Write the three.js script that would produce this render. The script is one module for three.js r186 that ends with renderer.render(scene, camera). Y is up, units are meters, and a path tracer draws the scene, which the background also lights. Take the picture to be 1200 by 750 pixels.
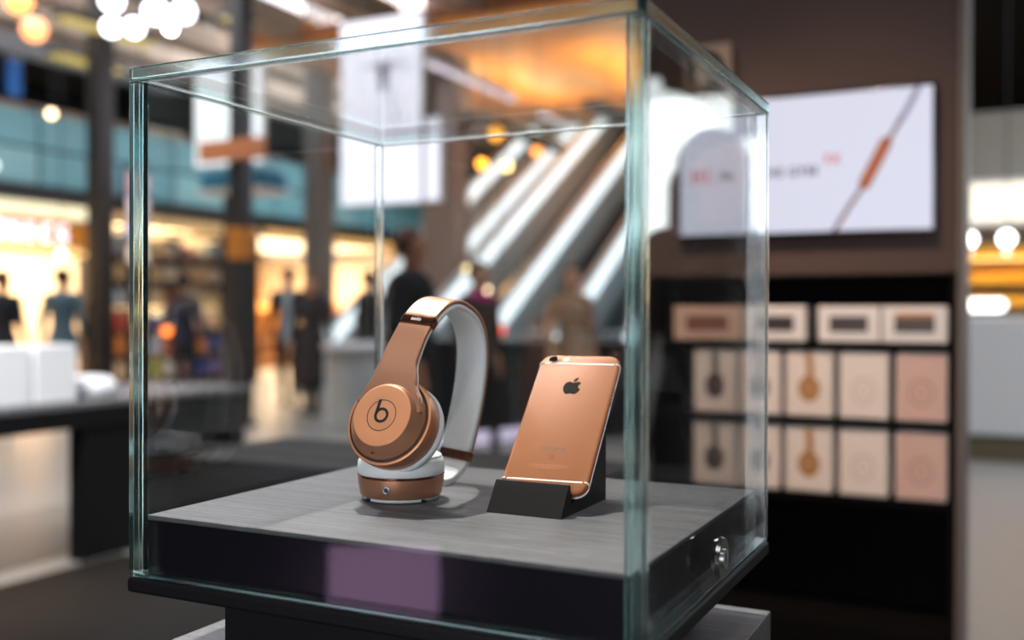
import * as THREE from 'three';
import { RoundedBoxGeometry } from 'three/addons/geometries/RoundedBoxGeometry.js';
import { TextGeometry } from 'three/addons/geometries/TextGeometry.js';
import { FontLoader } from 'three/addons/loaders/FontLoader.js';
import { MarchingCubes } from 'three/addons/objects/MarchingCubes.js';
import { RectAreaLightUniformsLib } from 'three/addons/lights/RectAreaLightUniformsLib.js';
import * as BGU from 'three/addons/utils/BufferGeometryUtils.js';

// ---------------------------------------------------------------- camera, sky, large lights, exposure
// Units are metres, the hall floor is y = 0. x and z run along the sides of the glass case and of the hall.
const scene = new THREE.Scene();
scene.background = new THREE.Color(0x05060a);
const camera = new THREE.PerspectiveCamera(35.07, 1.6, 0.02, 120);
camera.position.set(0.1974, 1.2469, 0.5766);
camera.rotation.order = 'YXZ';
camera.rotation.set(-0.00766, 0.45783, 0.0030);
camera.focus = 0.81;
camera.userData.fStop = 2.75;
const renderer = new THREE.WebGLRenderer();
renderer.toneMapping = THREE.LinearToneMapping;
renderer.toneMappingExposure = 1.0;
renderer.shadowMap.enabled = true;
RectAreaLightUniformsLib.init();

// ---------------------------------------------------------------- helpers
let seed = 7;
const rnd = () => { seed = (seed * 1664525 + 1013904223) >>> 0; return seed / 4294967296; };
const V = (x, y, z) => new THREE.Vector3(x, y, z);
const taken = {};
function numbered(name) { const n = taken[name] = (taken[name] ?? -1) + 1; return n ? name + '_' + String(n).padStart(3, '0') : name; }
function mesh(name, geo, mat, parent) {
  const m = new THREE.Mesh(Array.isArray(geo) ? merge(geo) : geo, mat);
  m.name = parent ? name : numbered(name);
  m.castShadow = m.receiveShadow = true;
  (parent ?? scene).add(m);
  return m;
}
function merge(list) {
  return list.length === 1 ? list[0] : BGU.mergeGeometries(list.map((g) => {
    const c = g.index ? g.toNonIndexed() : g.clone();
    for (const k of Object.keys(c.attributes)) if (!['position', 'normal', 'uv'].includes(k)) c.deleteAttribute(k);
    return c;
  }));
}
function tag(o, label, category, group) { Object.assign(o.userData, { label, category }); if (group) o.userData.group = group; return o; }
function struct(o, label) { o.userData.kind = 'structure'; if (label) o.userData.label = label; return o; }
function thing(name, label, category, pos = [0, 0, 0], turn = 0, group) {
  const g = new THREE.Group(); g.name = numbered(name); g.position.set(...pos); g.rotation.y = turn; scene.add(g);
  return tag(g, label, category, group);
}
const bx = (w, h, d, x = 0, y = 0, z = 0) => boxUV(new THREE.BoxGeometry(w, h, d)).translate(x, y, z);
const rb = (w, h, d, r, x = 0, y = 0, z = 0, s = 3) => boxUV(new RoundedBoxGeometry(w, h, d, s, r)).translate(x, y, z);
// a box given by its extents
const ext = (x0, x1, y0, y1, z0, z1) => boxUV(new THREE.BoxGeometry(x1 - x0, y1 - y0, z1 - z0)).translate((x0 + x1) / 2, (y0 + y1) / 2, (z0 + z1) / 2);
const cyl = (r0, r1, h, x = 0, y = 0, z = 0, n = 32) => new THREE.CylinderGeometry(r0, r1, h, n).translate(x, y, z);
function boxUV(g) {   // uv in metres, by the axis each face looks along
  const p = g.attributes.position, n = g.attributes.normal, uv = new Float32Array(p.count * 2);
  for (let i = 0; i < p.count; i++) {
    const ax = Math.abs(n.getX(i)), ay = Math.abs(n.getY(i)), az = Math.abs(n.getZ(i));
    const [u, v] = ay >= ax && ay >= az ? [p.getX(i), p.getZ(i)] : ax >= az ? [p.getZ(i), p.getY(i)] : [p.getX(i), p.getY(i)];
    uv.set([u, v], i * 2);
  }
  g.setAttribute('uv', new THREE.BufferAttribute(uv, 2));
  return g;
}
const tube = (pts, r, n = 8, seg = 24) => new THREE.TubeGeometry(new THREE.CatmullRomCurve3(pts.map((p) => V(...p))), seg, r, n, false);
function lathe(profile, n = 64) { return new THREE.LatheGeometry(profile.map(([r, y]) => new THREE.Vector2(r, y)), n); }
function bar(a, b, w, h) {   // a straight bar from a to b, w wide and h high
  const A = V(...a), B = V(...b), d = B.clone().sub(A), L = d.length();
  const q = new THREE.Quaternion().setFromRotationMatrix(new THREE.Matrix4().lookAt(A, B, V(0, 1, 0)));
  return new THREE.BoxGeometry(w, h, L).applyQuaternion(q).translate((A.x + B.x) / 2, (A.y + B.y) / 2, (A.z + B.z) / 2);
}
function rings(list, cap = true) {   // a skin over closed rings of equal length
  const n = list[0].length, pos = [], idx = [];
  for (const r of list) for (const p of r) pos.push(p.x, p.y, p.z);
  for (let i = 0; i < list.length - 1; i++) for (let j = 0; j < n; j++) {
    const a = i * n + j, b = i * n + (j + 1) % n, c = a + n, d = b + n;
    idx.push(a, c, b, b, c, d);
  }
  if (cap) for (const i of [0, list.length - 1]) {
    const c = V(0, 0, 0); list[i].forEach((p) => c.add(p)); c.divideScalar(n);
    const k = pos.length / 3; pos.push(c.x, c.y, c.z);
    for (let j = 0; j < n; j++) i ? idx.push(i * n + j, k, i * n + (j + 1) % n) : idx.push(i * n + j, i * n + (j + 1) % n, k);
  }
  const g = new THREE.BufferGeometry();
  g.setAttribute('position', new THREE.Float32BufferAttribute(pos, 3)); g.setIndex(idx);
  g.computeVertexNormals();
  return g;
}
const mat = (color, roughness = 0.6, metalness = 0, more = {}) => new THREE.MeshPhysicalMaterial({ color, roughness, metalness, ...more });
const glow = (color, power, base = 0x888888) => new THREE.MeshStandardMaterial({ color: base, emissive: color, emissiveIntensity: power, roughness: 0.6 });
function canvasTexture(w, h, draw, color = true) {
  const c = document.createElement('canvas'); c.width = w; c.height = h;
  draw(c.getContext('2d'), w, h);
  const t = new THREE.CanvasTexture(c);
  if (color) t.colorSpace = THREE.SRGBColorSpace;
  t.magFilter = THREE.LinearFilter;
  return t;
}
function noiseTexture(w, h, f, repeat, color = false) {
  const d = new Uint8Array(w * h * 4);
  for (let y = 0; y < h; y++) for (let x = 0; x < w; x++) { const c = f(x, y); d.set([c[0], c[1] ?? c[0], c[2] ?? c[0], 255], (y * w + x) * 4); }
  const t = new THREE.DataTexture(d, w, h); t.wrapS = t.wrapT = THREE.RepeatWrapping; t.magFilter = THREE.LinearFilter; t.repeat.set(...repeat);
  if (color) t.colorSpace = THREE.SRGBColorSpace;
  t.needsUpdate = true; return t;
}
// fine streaks along u: dark-stained wood veneer
function grain(base, spread, repeat, seedAt) {
  seed = seedAt;
  const W = 256, H = 512, rows = Array.from({ length: H }, () => rnd()), long = Array.from({ length: 40 * H }, () => rnd());
  return noiseTexture(W, H, (x, y) => {
    const s = long[y * 40 + Math.floor(x / 6.4)] * 0.55 + rows[y] * 0.3 + rows[Math.floor(y / 7) * 7] * 0.35 - 0.6;
    return base.map((b) => Math.max(0, Math.min(255, b + s * spread)));
  }, repeat, true);
}
const font = await new FontLoader().loadAsync('fonts/droid/droid_sans_bold.typeface.json');
const text = (s, size, depth) => { const g = new TextGeometry(s, { font, size, depth, curveSegments: 5 }); g.computeBoundingBox(); const b = g.boundingBox; return g.translate(-(b.min.x + b.max.x) / 2, -(b.min.y + b.max.y) / 2, 0); };
function rectLight(w, h, color, power, pos, look, parent) {
  const l = new THREE.RectAreaLight(color, power, w, h); (parent ?? scene).add(l); l.position.set(...pos); l.lookAt(...look); l.name = 'area'; return l;
}

// ---------------------------------------------------------------- materials
const M = {
  rose: mat(0xdd9668, 0.40, 0.35), roseSatin: mat(0xb68264, 0.36, 0.62), bronze: mat(0x8a5540, 0.16, 1.0),
  softWhite: mat(0xd9dcdd, 0.55), shellWhite: mat(0xe2e4e5, 0.32), black: mat(0x0b0b0c, 0.4), blackGloss: mat(0x060606, 0.12), groove: mat(0x3a231b, 0.5),
  phone: mat(0x985a2b, 0.55, 0.15), phoneLine: mat(0xead9cc, 0.5), phoneFront: mat(0xeeeae8, 0.2), phoneRim: mat(0xdcb39c, 0.25, 0.8),
  chrome: mat(0xc8ccca, 0.18, 1.0), steel: mat(0x9aa0a2, 0.3, 0.9),
  trayBlack: mat(0x08080a, 0.6, 0, { specularIntensity: 0.4 }), standBlack: mat(0x101011, 0.45),
  wallBrown: mat(0x54433d, 0.85), shelfBlack: mat(0x0b0909, 0.85, 0, { specularIntensity: 0.3 }), trim: mat(0x6b5f58, 0.5),
  floor: mat(0x8f8d88, 0.38), ceiling: mat(0x2b2c2e, 0.9), beam: mat(0x9c8a78, 0.7), hallWall: mat(0x4a4f54, 0.8), darkWall: mat(0x23252a, 0.8),
  teal: mat(0x6fa8b4, 0.35), tealDark: mat(0x39606d, 0.4), slab: mat(0x23272b, 0.6), column: mat(0x1c1918, 0.5), columnGrey: mat(0x6d6a68, 0.6), orangeBand: mat(0xd8821e, 0.5),
  orange: mat(0xf09a26, 0.6), cream: mat(0xf0dfc4, 0.7), warmWhite: mat(0xf2e6d4, 0.7), shelfWood: mat(0x8a5a35, 0.6),
  white: mat(0xe6e8ea, 0.5), boxWhite: mat(0xf0ebe6, 0.45), tableBlack: mat(0x0c0c0e, 0.7, 0, { specularIntensity: 0.35 }), tableTop: mat(0x66676a, 0.4), tableDark: mat(0x101215, 0.7, 0, { specularIntensity: 0.4 }),
  escSide: mat(0xb9c6cb, 0.35, 0.2), escStep: mat(0x5d6468, 0.5, 0.4), rubber: mat(0x111112, 0.5),
};
M.pane = new THREE.MeshPhysicalMaterial({ color: 0xfdfefe, roughness: 0, transmission: 1, thickness: 0, ior: 1.5 });
M.glassEdge = new THREE.MeshPhysicalMaterial({ color: 0xffffff, roughness: 0.08, transmission: 1, thickness: 0.01, ior: 1.5, attenuationColor: new THREE.Color(0.40, 0.84, 0.80), attenuationDistance: 0.026 });
M.edgeClear = new THREE.MeshPhysicalMaterial({ color: 0xf2faf9, roughness: 0, transmission: 1, thickness: 0, ior: 1.5 });
M.deck = mat(0xffffff, 0.55, 0, { specularIntensity: 0.5, map: grain([82, 83, 84], 44, [2.2, 4.2], 11) });
M.standWood = mat(0xffffff, 0.6, 0, { specularIntensity: 0.4, map: grain([12, 11, 11], 10, [6, 18], 13) });

// ================================================================ THE HALL
const hallFloor = mesh('floor', ext(-17.4, 9.4, -0.2, 0, -32.4, 9.4), M.floor);
struct(hallFloor, 'polished grey concrete floor of the hall');
struct(mesh('floor_shop', ext(-3.9, 1.3, 0, 0.003, -3.2, 6.0), mat(0x1f1a15, 0.7, 0, { specularIntensity: 0.4 })), 'dark brown shop floor around the glass case');
struct(mesh('floor_shop', ext(-9.0, -3.91, 0, 0.003, 0.2, 9.1), mat(0x1f1a15, 0.7, 0, { specularIntensity: 0.4 })), 'unseen dark floor behind the photographer, darkening the pane reflections');  // out of view, keeps the reflections in the front pane dark
struct(mesh('ceiling', ext(-17.4, 9.4, 6.6, 6.8, -32.4, 9.4), M.ceiling), 'dark hall ceiling above brown beams');
struct(mesh('wall_end', ext(-17.4, 9.4, 0, 6.6, -32.4, -32.2), M.hallWall), 'far end wall of the hall');
struct(mesh('wall_back', ext(-17.4, 9.4, 0, 6.6, 9.2, 9.4), mat(0x131316, 0.9)), 'unseen dark hall wall behind the photographer');  // out of view, near-black so the panes mirror little light
struct(mesh('wall_right', ext(9.2, 9.4, 0, 6.6, -32.2, 9.2), M.hallWall), 'right wall of the hall');
struct(mesh('wall_left', ext(-17.4, -17.2, 0, 6.6, -32.2, 9.2), M.cream), 'cream back wall of the shop row');

// added fill panels under the hall ceiling: glowing panel and a light of the same size under it
function fillPanel(x, y, z, w, d, color, power, seen, label) {
  const t = thing('fill_panel', label, 'ceiling light', [x, y, z], 0, 'added fill panels');
  mesh('housing', rb(w + 0.1, 0.08, d + 0.1, 0.02, 0, 0.05, 0), M.slab, t);
  mesh('diffuser', bx(w, 0.02, d, 0, 0, 0), glow(color, seen), t);
  rectLight(w, d, color, power, [0, -0.02, 0], [x, -5, z], t);
  return t;
}
fillPanel(-3.2, 5.6, 3.2, 4, 3, 0xf6f7ff, 0.7, 0.7, 'wide white added fill panel behind the photographer');
fillPanel(3.5, 5.6, 2.0, 3, 3, 0xf6f7ff, 0.7, 0.7, 'square white added fill panel behind the display wall side');
fillPanel(-4.5, 6.2, -4.5, 3, 4, 0xf2f6ff, 2.6, 2.0, 'cool white added fill panel above the dark tables');
fillPanel(-9.6, 6.3, -14, 3, 6, 0xf2f6ff, 11, 2.5, 'long cool white added fill panel along the shop row');
fillPanel(4.5, 6.2, -8.5, 4, 5, 0xf4f6ff, 6.5, 2.5, 'large cool white added fill panel beyond the display wall');

fillPanel(-9.2, 6.3, -6.2, 3, 3.4, 0xf2f6ff, 11, 2.5, 'cool white added fill panel over the bright electronics shop front');
// unseen bright panel behind the photographer, placed to light the front faces
{
  const t = thing('unseen_front_light', 'unseen bright panel behind the photographer, lighting the front faces', 'light panel', [0.20, 0, 3.3], Math.PI);
  mesh('panel_frame', [bx(1.7, 0.1, 0.2, 0, 0.35, 0), bx(1.7, 0.1, 0.2, 0, 2.55, 0), bx(0.1, 2.1, 0.2, -0.8, 1.45, 0), bx(0.1, 2.1, 0.2, 0.8, 1.45, 0)], M.slab, t);
  mesh('panel_base', bx(1.7, 0.3, 0.3, 0, 0.151, 0), M.slab, t);
  mesh('panel_glow', bx(1.5, 2.1, 0.03, 0, 1.45, -0.02), glow(0xf4f7ff, 3.0), t);
  rectLight(1.5, 2.1, 0xf4f7ff, 5.6, [0, 1.45, 0.02], [0.20, 1.45, -5], t);
}
// brown ceiling beams running along the hall
const beamSpots = [[-14.6, 5.25], [-12.9, 5.2], [-11.5, 5.15], [-10.3, 5.15], [-8.7, 5.15], [-7.3, 5.15], [-5.9, 5.2]];
const beamWords = ['over the back of the shops', 'above the shop signs', 'just in front of the shop row', 'above the tall dark column', 'between the round white lamps', 'above the white hanging screen', 'beside the orange ceiling raft'];
beamSpots.forEach(([x, y], i) => {
  const t = thing('ceiling_beam', 'long brown timber ceiling beam ' + beamWords[i], 'beam', [x, y, x > -9.7 ? -4.95 : -14], 0, 'ceiling beams');
  mesh('beam', rb(0.42, 0.34, x > -9.7 ? 11.8 : 30, 0.02), M.beam, t);
  for (const z of x > -9.7 ? [-4, 4] : [-10, 0, 10]) mesh('hanger', cyl(0.015, 0.015, 6.6 - y - 0.17, 0, (6.6 - y - 0.17) / 2 + 0.17, z, 8), M.slab, t);
});

// ================================================================ THE GLASS CASE ON ITS PLINTH
const Y0 = 1.04, GA = 0.42, GB = 0.3504, GH = 0.3964, GT = 0.0092, DECK = 0.047;   // case width, depth, height, glass thickness, deck height
const pl = thing('display_plinth', 'black plinth with grey wood-grain deck under the glass cover', 'plinth', [-GA / 2, 0, -GB / 2]);
{
  const hw = GA / 2, hb = GB / 2, i = GT + 0.0003;
  mesh('deck', rb(GA - 2 * i, 0.004, GB - 2 * i, 0.001, 0, Y0 + DECK - 0.002, 0), M.deck, pl);
  mesh('deck_block', bx(GA - 2 * i - 0.001, DECK - 0.004, GB - 2 * i - 0.001, 0, Y0 + (DECK - 0.004) / 2, 0), mat(0x131218, 0.18), pl);
  mesh('base_tray', rb(GA + 0.003, 0.012, GB + 0.003, 0.003, 0, Y0 - 0.0065, 0), M.trayBlack, pl);
  mesh('neck', bx(GA - 0.105, 0.0514, GB - 0.10, 0.0, Y0 - 0.0125 - 0.0257, 0), M.trayBlack, pl);
  mesh('lower_top', rb(GA + 0.006, 0.03, GB + 0.004, 0.0015, 0, Y0 - 0.064 - 0.015, 0), M.deck, pl);
  mesh('pedestal', bx(GA - 0.02, Y0 - 0.094, GB - 0.02, 0, (Y0 - 0.094) / 2, 0), M.trayBlack, pl);
}
const cover = thing('glass_cover', 'clear greenish glass box cover over headphones and phone', 'glass case', [-GA / 2, Y0, -GB / 2]);
{
  const gap = 0.0002;
  // a pane: two polished faces a glass thickness apart, and four solid polished edge strips (how deep: top, bottom, right, left)
  function pane(w, h, [et, eb, er, el], place, clear = '') {
    const g = new THREE.Group(); g.name = 'pane'; cover.add(g);
    const fw = w - er - el, fh = h - et - eb, ox = (el - er) / 2, oy = (eb - et) / 2, r = 0.0006;
    const f = new THREE.PlaneGeometry(fw, fh).translate(ox, oy, GT / 2), b = new THREE.PlaneGeometry(fw, fh).rotateY(Math.PI).translate(ox, oy, -GT / 2);
    mesh('pane_face', [f, b], M.pane, g);
    const strip = (sw, sh, x, y, k) => mesh('polished_edge', rb(sw, sh, GT, Math.min(r, sw / 3, sh / 3), x, y, 0, 2), clear.includes(k) ? M.edgeClear : M.glassEdge, g);
    strip(w - gap, et, 0, h / 2 - et / 2, 't'); strip(w - gap, eb, 0, -h / 2 + eb / 2, 'b');
    strip(er, fh - gap, w / 2 - er / 2, oy, 'r'); strip(el, fh - gap, -w / 2 + el / 2, oy, 'l');
    place(g); return g;
  }
  const hs = GH - GT - 0.0004, hw = GA / 2, hb = GB / 2, side = GB - 2 * GT - 0.0006;
  pane(GA, hs, [0.0012, 0.0030, 0.0110, 0.0110], (g) => g.position.set(0, hs / 2, hb - GT / 2));
  pane(GA, hs, [0.0010, 0.0020, 0.0012, 0.0012], (g) => g.position.set(0, hs / 2, -hb + GT / 2), 't');
  pane(side, hs, [0.0012, 0.0030, 0.0012, 0.0030], (g) => { g.position.set(hw - GT / 2, hs / 2, 0); g.rotation.y = Math.PI / 2; });
  pane(side, hs, [0.0010, 0.0020, 0.0030, 0.0012], (g) => { g.position.set(-hw + GT / 2, hs / 2, 0); g.rotation.y = -Math.PI / 2; }, 'tr');
  // pale strips painted as the light caught along the inner joints
  const jointGlint = mat(0xe6eeee, 0.25);
  mesh('joint_highlight', new THREE.CylinderGeometry(0.0008, 0.0008, GB - 2 * GT - 0.002, 8).rotateX(Math.PI / 2).translate(-hw + GT + 0.0006, hs - 0.0006, 0), jointGlint, cover);
  mesh('joint_highlight', new THREE.CylinderGeometry(0.0008, 0.0008, GA - 2 * GT - 0.002, 8).rotateZ(Math.PI / 2).translate(0, hs - 0.0006, -hb + GT + 0.0006), jointGlint, cover);
  mesh('joint_highlight', new THREE.CylinderGeometry(0.0007, 0.0007, hs - DECK - 0.004, 8).translate(-hw + GT + 0.0006, (hs + DECK) / 2, -hb + GT + 0.0006), jointGlint, cover);
  pane(GA, GB, [0.0012, 0.0060, 0.0050, 0.0025], (g) => { g.position.set(0, GH - GT / 2, 0); g.rotation.x = -Math.PI / 2; }, 'tl');
}
// round cam lock on the side of the case
{
  const t = thing('cam_lock', 'small round chrome cam lock on the side of the glass case', 'lock', [0.0002, Y0 + 0.0205, -0.183]);
  mesh('lock_body', new THREE.CylinderGeometry(0.0150, 0.0162, 0.003, 40).rotateZ(-Math.PI / 2).translate(0.0015, 0, 0), M.chrome, t);
  mesh('lock_plug', new THREE.CylinderGeometry(0.0075, 0.0075, 0.002, 32).rotateZ(-Math.PI / 2).translate(0.0035, 0, 0), M.steel, t);
  mesh('keyhole', bx(0.0006, 0.008, 0.0016, 0.0046, 0, 0), M.black, t);
}

// ================================================================ HEADPHONES
{
  // own axes of the leaning headphones: X out of the upper ear cup, Y up the headband, Z across the band
  const base = V(-0.273, Y0 + DECK, -0.163);
  const m4 = new THREE.Matrix4().set(0.035, 0.105, -0.994, -0.2696, 0.310, 0.944, 0.111, 0.0944 + Y0, 0.950, -0.312, 0.001, -0.1907, 0, 0, 0, 1);
  const place = (g) => g.applyMatrix4(m4).translate(-base.x, -base.y, -base.z);
  const hp = thing('headphones', 'rose gold and white on-ear headphones propped up on one folded ear cup', 'headphones', base.toArray());
  const A = 0.0713, H = 0.1245, Q = 0.79;
  const pw = (v) => Math.sign(v) * Math.pow(Math.abs(v), Q);
  const at = (t) => { const c = Math.cos(t), s = Math.sin(t); return new THREE.Vector2(A * pw(c), H * pw(s)); };
  function station(t) { const e = 0.004, p = at(t), a = at(t - e), b = at(t + e), d = b.sub(a).normalize(); return { p, n: new THREE.Vector2(d.y, -d.x) }; }
  const section = (p, n, w, lo, hi, round = 0.0016, k = 4, oz = 0) => {   // rounded rectangle across the band
    const out = [], hw = w / 2, r = Math.min(round, (hi - lo) / 2 - 1e-5);
    for (const [sz, so, a0] of [[1, 1, 0], [-1, 1, 1], [-1, -1, 2], [1, -1, 3]]) for (let i = 0; i <= k; i++) {
      const a = (a0 + i / k) * Math.PI / 2, z = sz * (hw - r) + Math.cos(a) * r, o = (so > 0 ? hi - r : lo + r) + Math.sin(a) * r;
      out.push(V(p.x + n.x * o, p.y + n.y * o, z + oz));
    }
    return out;
  };
  const lerpT = (x, table) => { for (let i = 1; i < table.length; i++) if (x <= table[i][0]) { const [a, va] = table[i - 1], [b, vb] = table[i], u = THREE.MathUtils.smoothstep(x, a, b); return va + (vb - va) * u; } return table[table.length - 1][1]; };
  const nearWidth = (y) => lerpT(y, [[-0.01, 0.064], [0.010, 0.064], [0.022, 0.056], [0.036, 0.0425], [0.055, 0.0340], [0.08, 0.0315], [0.2, 0.031]]);
  const band = (t0, t1, lo, hi, wide, round, n = 60) => {
    const list = [];
    for (let i = 0; i <= n; i++) { const t = t0 + (t1 - t0) * i / n, { p, n: nn } = station(t); list.push(section(p, nn, (t < 1.2 ? nearWidth(p.y) : 0.031) + wide, lo, hi, round, 4, t < 1.2 ? -0.0042 * (1 - THREE.MathUtils.smoothstep(p.y, 0.012, 0.06)) : 0)); }
    return place(rings(list));
  };
  const tRing = [0.70, 0.80], tHinge = [3.128, 3.158];
  const arm = mesh('slider_arm', band(0.055, tRing[0], -0.0008, 0.0030, 0, 0.0014), M.roseSatin, hp);
  mesh('arm_lining', band(0.055, tRing[0], -0.0040, -0.0008, -0.0006, 0.0014), M.shellWhite, arm);
  const hb = mesh('headband', band(tRing[1], tHinge[0], -0.0004, 0.0030, 0, 0.0014, 90), M.roseSatin, hp);
  mesh('band_cushion', band(tRing[1], tHinge[0], -0.0062, -0.0004, 0.0004, 0.0026, 90), M.softWhite, hb).userData.label = 'soft white inner band cushion';
  const ring = mesh('slider_ring', band(...tRing, -0.0046, 0.0036, 0.0008, 0.0012, 10), M.bronze, hp);
  ring.userData.label = 'polished dark bronze slider ring';
  const hinge = mesh('hinge_ring', band(...tHinge, -0.0056, 0.0036, 0.0008, 0.0012, 10), M.bronze, hp);
  { // word on the slider ring
    const { p, n } = station(0.75), d = new THREE.Vector2(-n.y, n.x);
    const w = text('solo', 0.0036, 0.0002);
    const mm = new THREE.Matrix4().makeBasis(V(0, 0, -1), V(d.x, d.y, 0), V(n.x, n.y, 0)).setPosition(p.x + n.x * 0.0036, p.y + n.y * 0.0036, 0.001);
    mesh('lettering', place(w.applyMatrix4(mm)), mat(0xd9c9bd, 0.4), ring);
  }
  // folded arm under the far hinge
  {
    const path = [[-0.0712, -0.004], [-0.0704, -0.011], [-0.0665, -0.019], [-0.0595, -0.0265], [-0.0500, -0.0305]], list = [];
    const cur = new THREE.CatmullRomCurve3(path.map(([x, y]) => V(x, y, 0)));
    for (let i = 0; i <= 24; i++) { const u = i / 24, q = cur.getPoint(u), d = cur.getTangent(u); list.push(section(new THREE.Vector2(q.x, q.y), new THREE.Vector2(d.y, -d.x), 0.0305 - 0.016 * u, -0.0042, 0.0026, 0.0014)); }
    mesh('folded_arm', place(rings(list)), M.shellWhite, hp);
  }
  // upper ear cup, turned about X
  const cy = 0.0042, cz = -0.0042;
  const swivel = (g) => g.translate(-0.0800, -cy, 0).rotateZ(0.11).translate(0.0800, cy, 0);   // the cup tips a little on its yoke
  const turned = (profile, n = 96) => place(swivel(lathe(profile.map(([r, x]) => [r, x]), n).rotateZ(-Math.PI / 2).translate(0, cy, cz)));
  const cup = mesh('ear_cup', turned([[0.0, 0.048], [0.0365, 0.048], [0.0378, 0.0495], [0.0388, 0.0570], [0.0388, 0.0640], [0.0380, 0.0662], [0.0362, 0.0668]]), M.roseSatin, hp);
  mesh('cup_rim', turned([[0.0366, 0.0668], [0.0378, 0.0661], [0.0386, 0.0666], [0.0380, 0.0673], [0.0364, 0.0674]]), M.rose, cup);
  mesh('cup_groove', turned([[0.0364, 0.0660], [0.0364, 0.0670], [0.0328, 0.0670]]), M.groove, cup);
  mesh('bevel_ring', turned([[0.0340, 0.0660], [0.0344, 0.0684], [0.0338, 0.0696], [0.0270, 0.0790], [0.0262, 0.0797]]), M.roseSatin, cup);
  const cap = mesh('cap', turned([[0.0266, 0.0790], [0.0262, 0.0798], [0.0254, 0.0802], [0.0135, 0.0802], [0.0133, 0.0798], [0.0129, 0.0798], [0.0127, 0.0802], [0, 0.0802]]), M.rose, cup);
  mesh('emblem_ring', turned([[0.0127, 0.08015], [0.0129, 0.08035], [0.0133, 0.08035], [0.0135, 0.08015]]), M.groove, cap);
  const face = (g) => place(swivel(g.applyMatrix4(new THREE.Matrix4().makeBasis(V(0, 0, -1), V(0, 1, 0), V(1, 0, 0)).setPosition(0.0802, cy, cz))));
  {
    const s = new THREE.Shape(); s.absarc(0, 0, 0.0066, 0, Math.PI * 2); const h = new THREE.Path(); h.absarc(0, 0, 0.0042, 0, Math.PI * 2, true); s.holes.push(h);
    const st = new THREE.Shape([[-0.0066, -0.0005], [-0.0040, -0.0005], [-0.0040, 0.0131], [-0.0066, 0.0126]].map(([x, y]) => new THREE.Vector2(x, y)));
    const o = { depth: 0.0003, bevelEnabled: false, curveSegments: 40 };
    mesh('emblem', face(merge([new THREE.ExtrudeGeometry(s, o), new THREE.ExtrudeGeometry(st, o)])), mat(0x1d0f0c, 0.35), cap).userData.label = 'dark letter b emblem';
  }
  mesh('microphone', place(swivel(new THREE.SphereGeometry(0.0016, 16, 12).scale(0.5, 0.8, 1).translate(0.0745, cy - 0.0305, cz))), M.bronze, cup);
  mesh('ear_cushion', turned([[0.010, 0.034], [0.024, 0.0335], [0.032, 0.0352], [0.0378, 0.0395], [0.0390, 0.0435], [0.0384, 0.0475], [0.0362, 0.0482]]), M.softWhite, hp);
  // folded ear cup lying on its outer face
  const low = (profile, n = 96) => lathe(profile, n);
  const lc = mesh('ear_cup', low([[0, 0.0035], [0.0335, 0.0035], [0.0348, 0.0045], [0.0362, 0.0120], [0.0371, 0.0195], [0.0366, 0.0203], [0.0, 0.0203]]), M.roseSatin, hp);
  mesh('cup_rim', low([[0.0360, 0.0203], [0.0373, 0.0204], [0.0376, 0.0212], [0.0372, 0.0219], [0.0356, 0.0219]]), M.bronze, lc);
  mesh('base_ring', low([[0.0, 0.0004], [0.0312, 0.0004], [0.0322, 0.0012], [0.0324, 0.0030], [0.0318, 0.0036]]), M.shellWhite, lc);
  mesh('ear_cushion', low([[0.0356, 0.0219], [0.0368, 0.0226], [0.0374, 0.0270], [0.0368, 0.0325], [0.0345, 0.0372], [0.0305, 0.0398], [0.0240, 0.0405], [0.012, 0.0390]]), M.softWhite, hp);
  mesh('cushion_seam', new THREE.TorusGeometry(0.0346, 0.00022, 6, 90).rotateX(Math.PI / 2).translate(0, 0.0372, 0), mat(0xaab0b4, 0.7), hp);
  for (let k = 0; k < 4; k++) { const a = 0.4 + k * Math.PI / 2; mesh('foot', rb(0.004, 0.0024, 0.003, 0.0006, Math.cos(a) * 0.0333, 0.0018, Math.sin(a) * 0.0333), M.black, lc); }
  { // audio jack on the cup wall
    const f = V(0.536, 0, 0.844), s = V(-0.844, 0, 0.536), a = 0.34, dir = f.clone().multiplyScalar(Math.cos(a)).addScaledVector(s, Math.sin(a));
    const q = new THREE.Quaternion().setFromUnitVectors(V(0, 1, 0), dir), o = dir.clone().multiplyScalar(0.0362).setY(0.0120);
    const j = mesh('audio_jack', lathe([[0.0016, 0], [0.0016, 0.0012], [0.0030, 0.0012], [0.0032, 0.0006], [0.0032, -0.001]], 32).applyQuaternion(q).translate(o.x, o.y, o.z), M.steel, lc);
    mesh('jack_hole', new THREE.CircleGeometry(0.0017, 24).rotateX(-Math.PI / 2).translate(0, 0.0004, 0).applyQuaternion(q).translate(o.x, o.y, o.z), M.black, j);
  }
}

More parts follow.
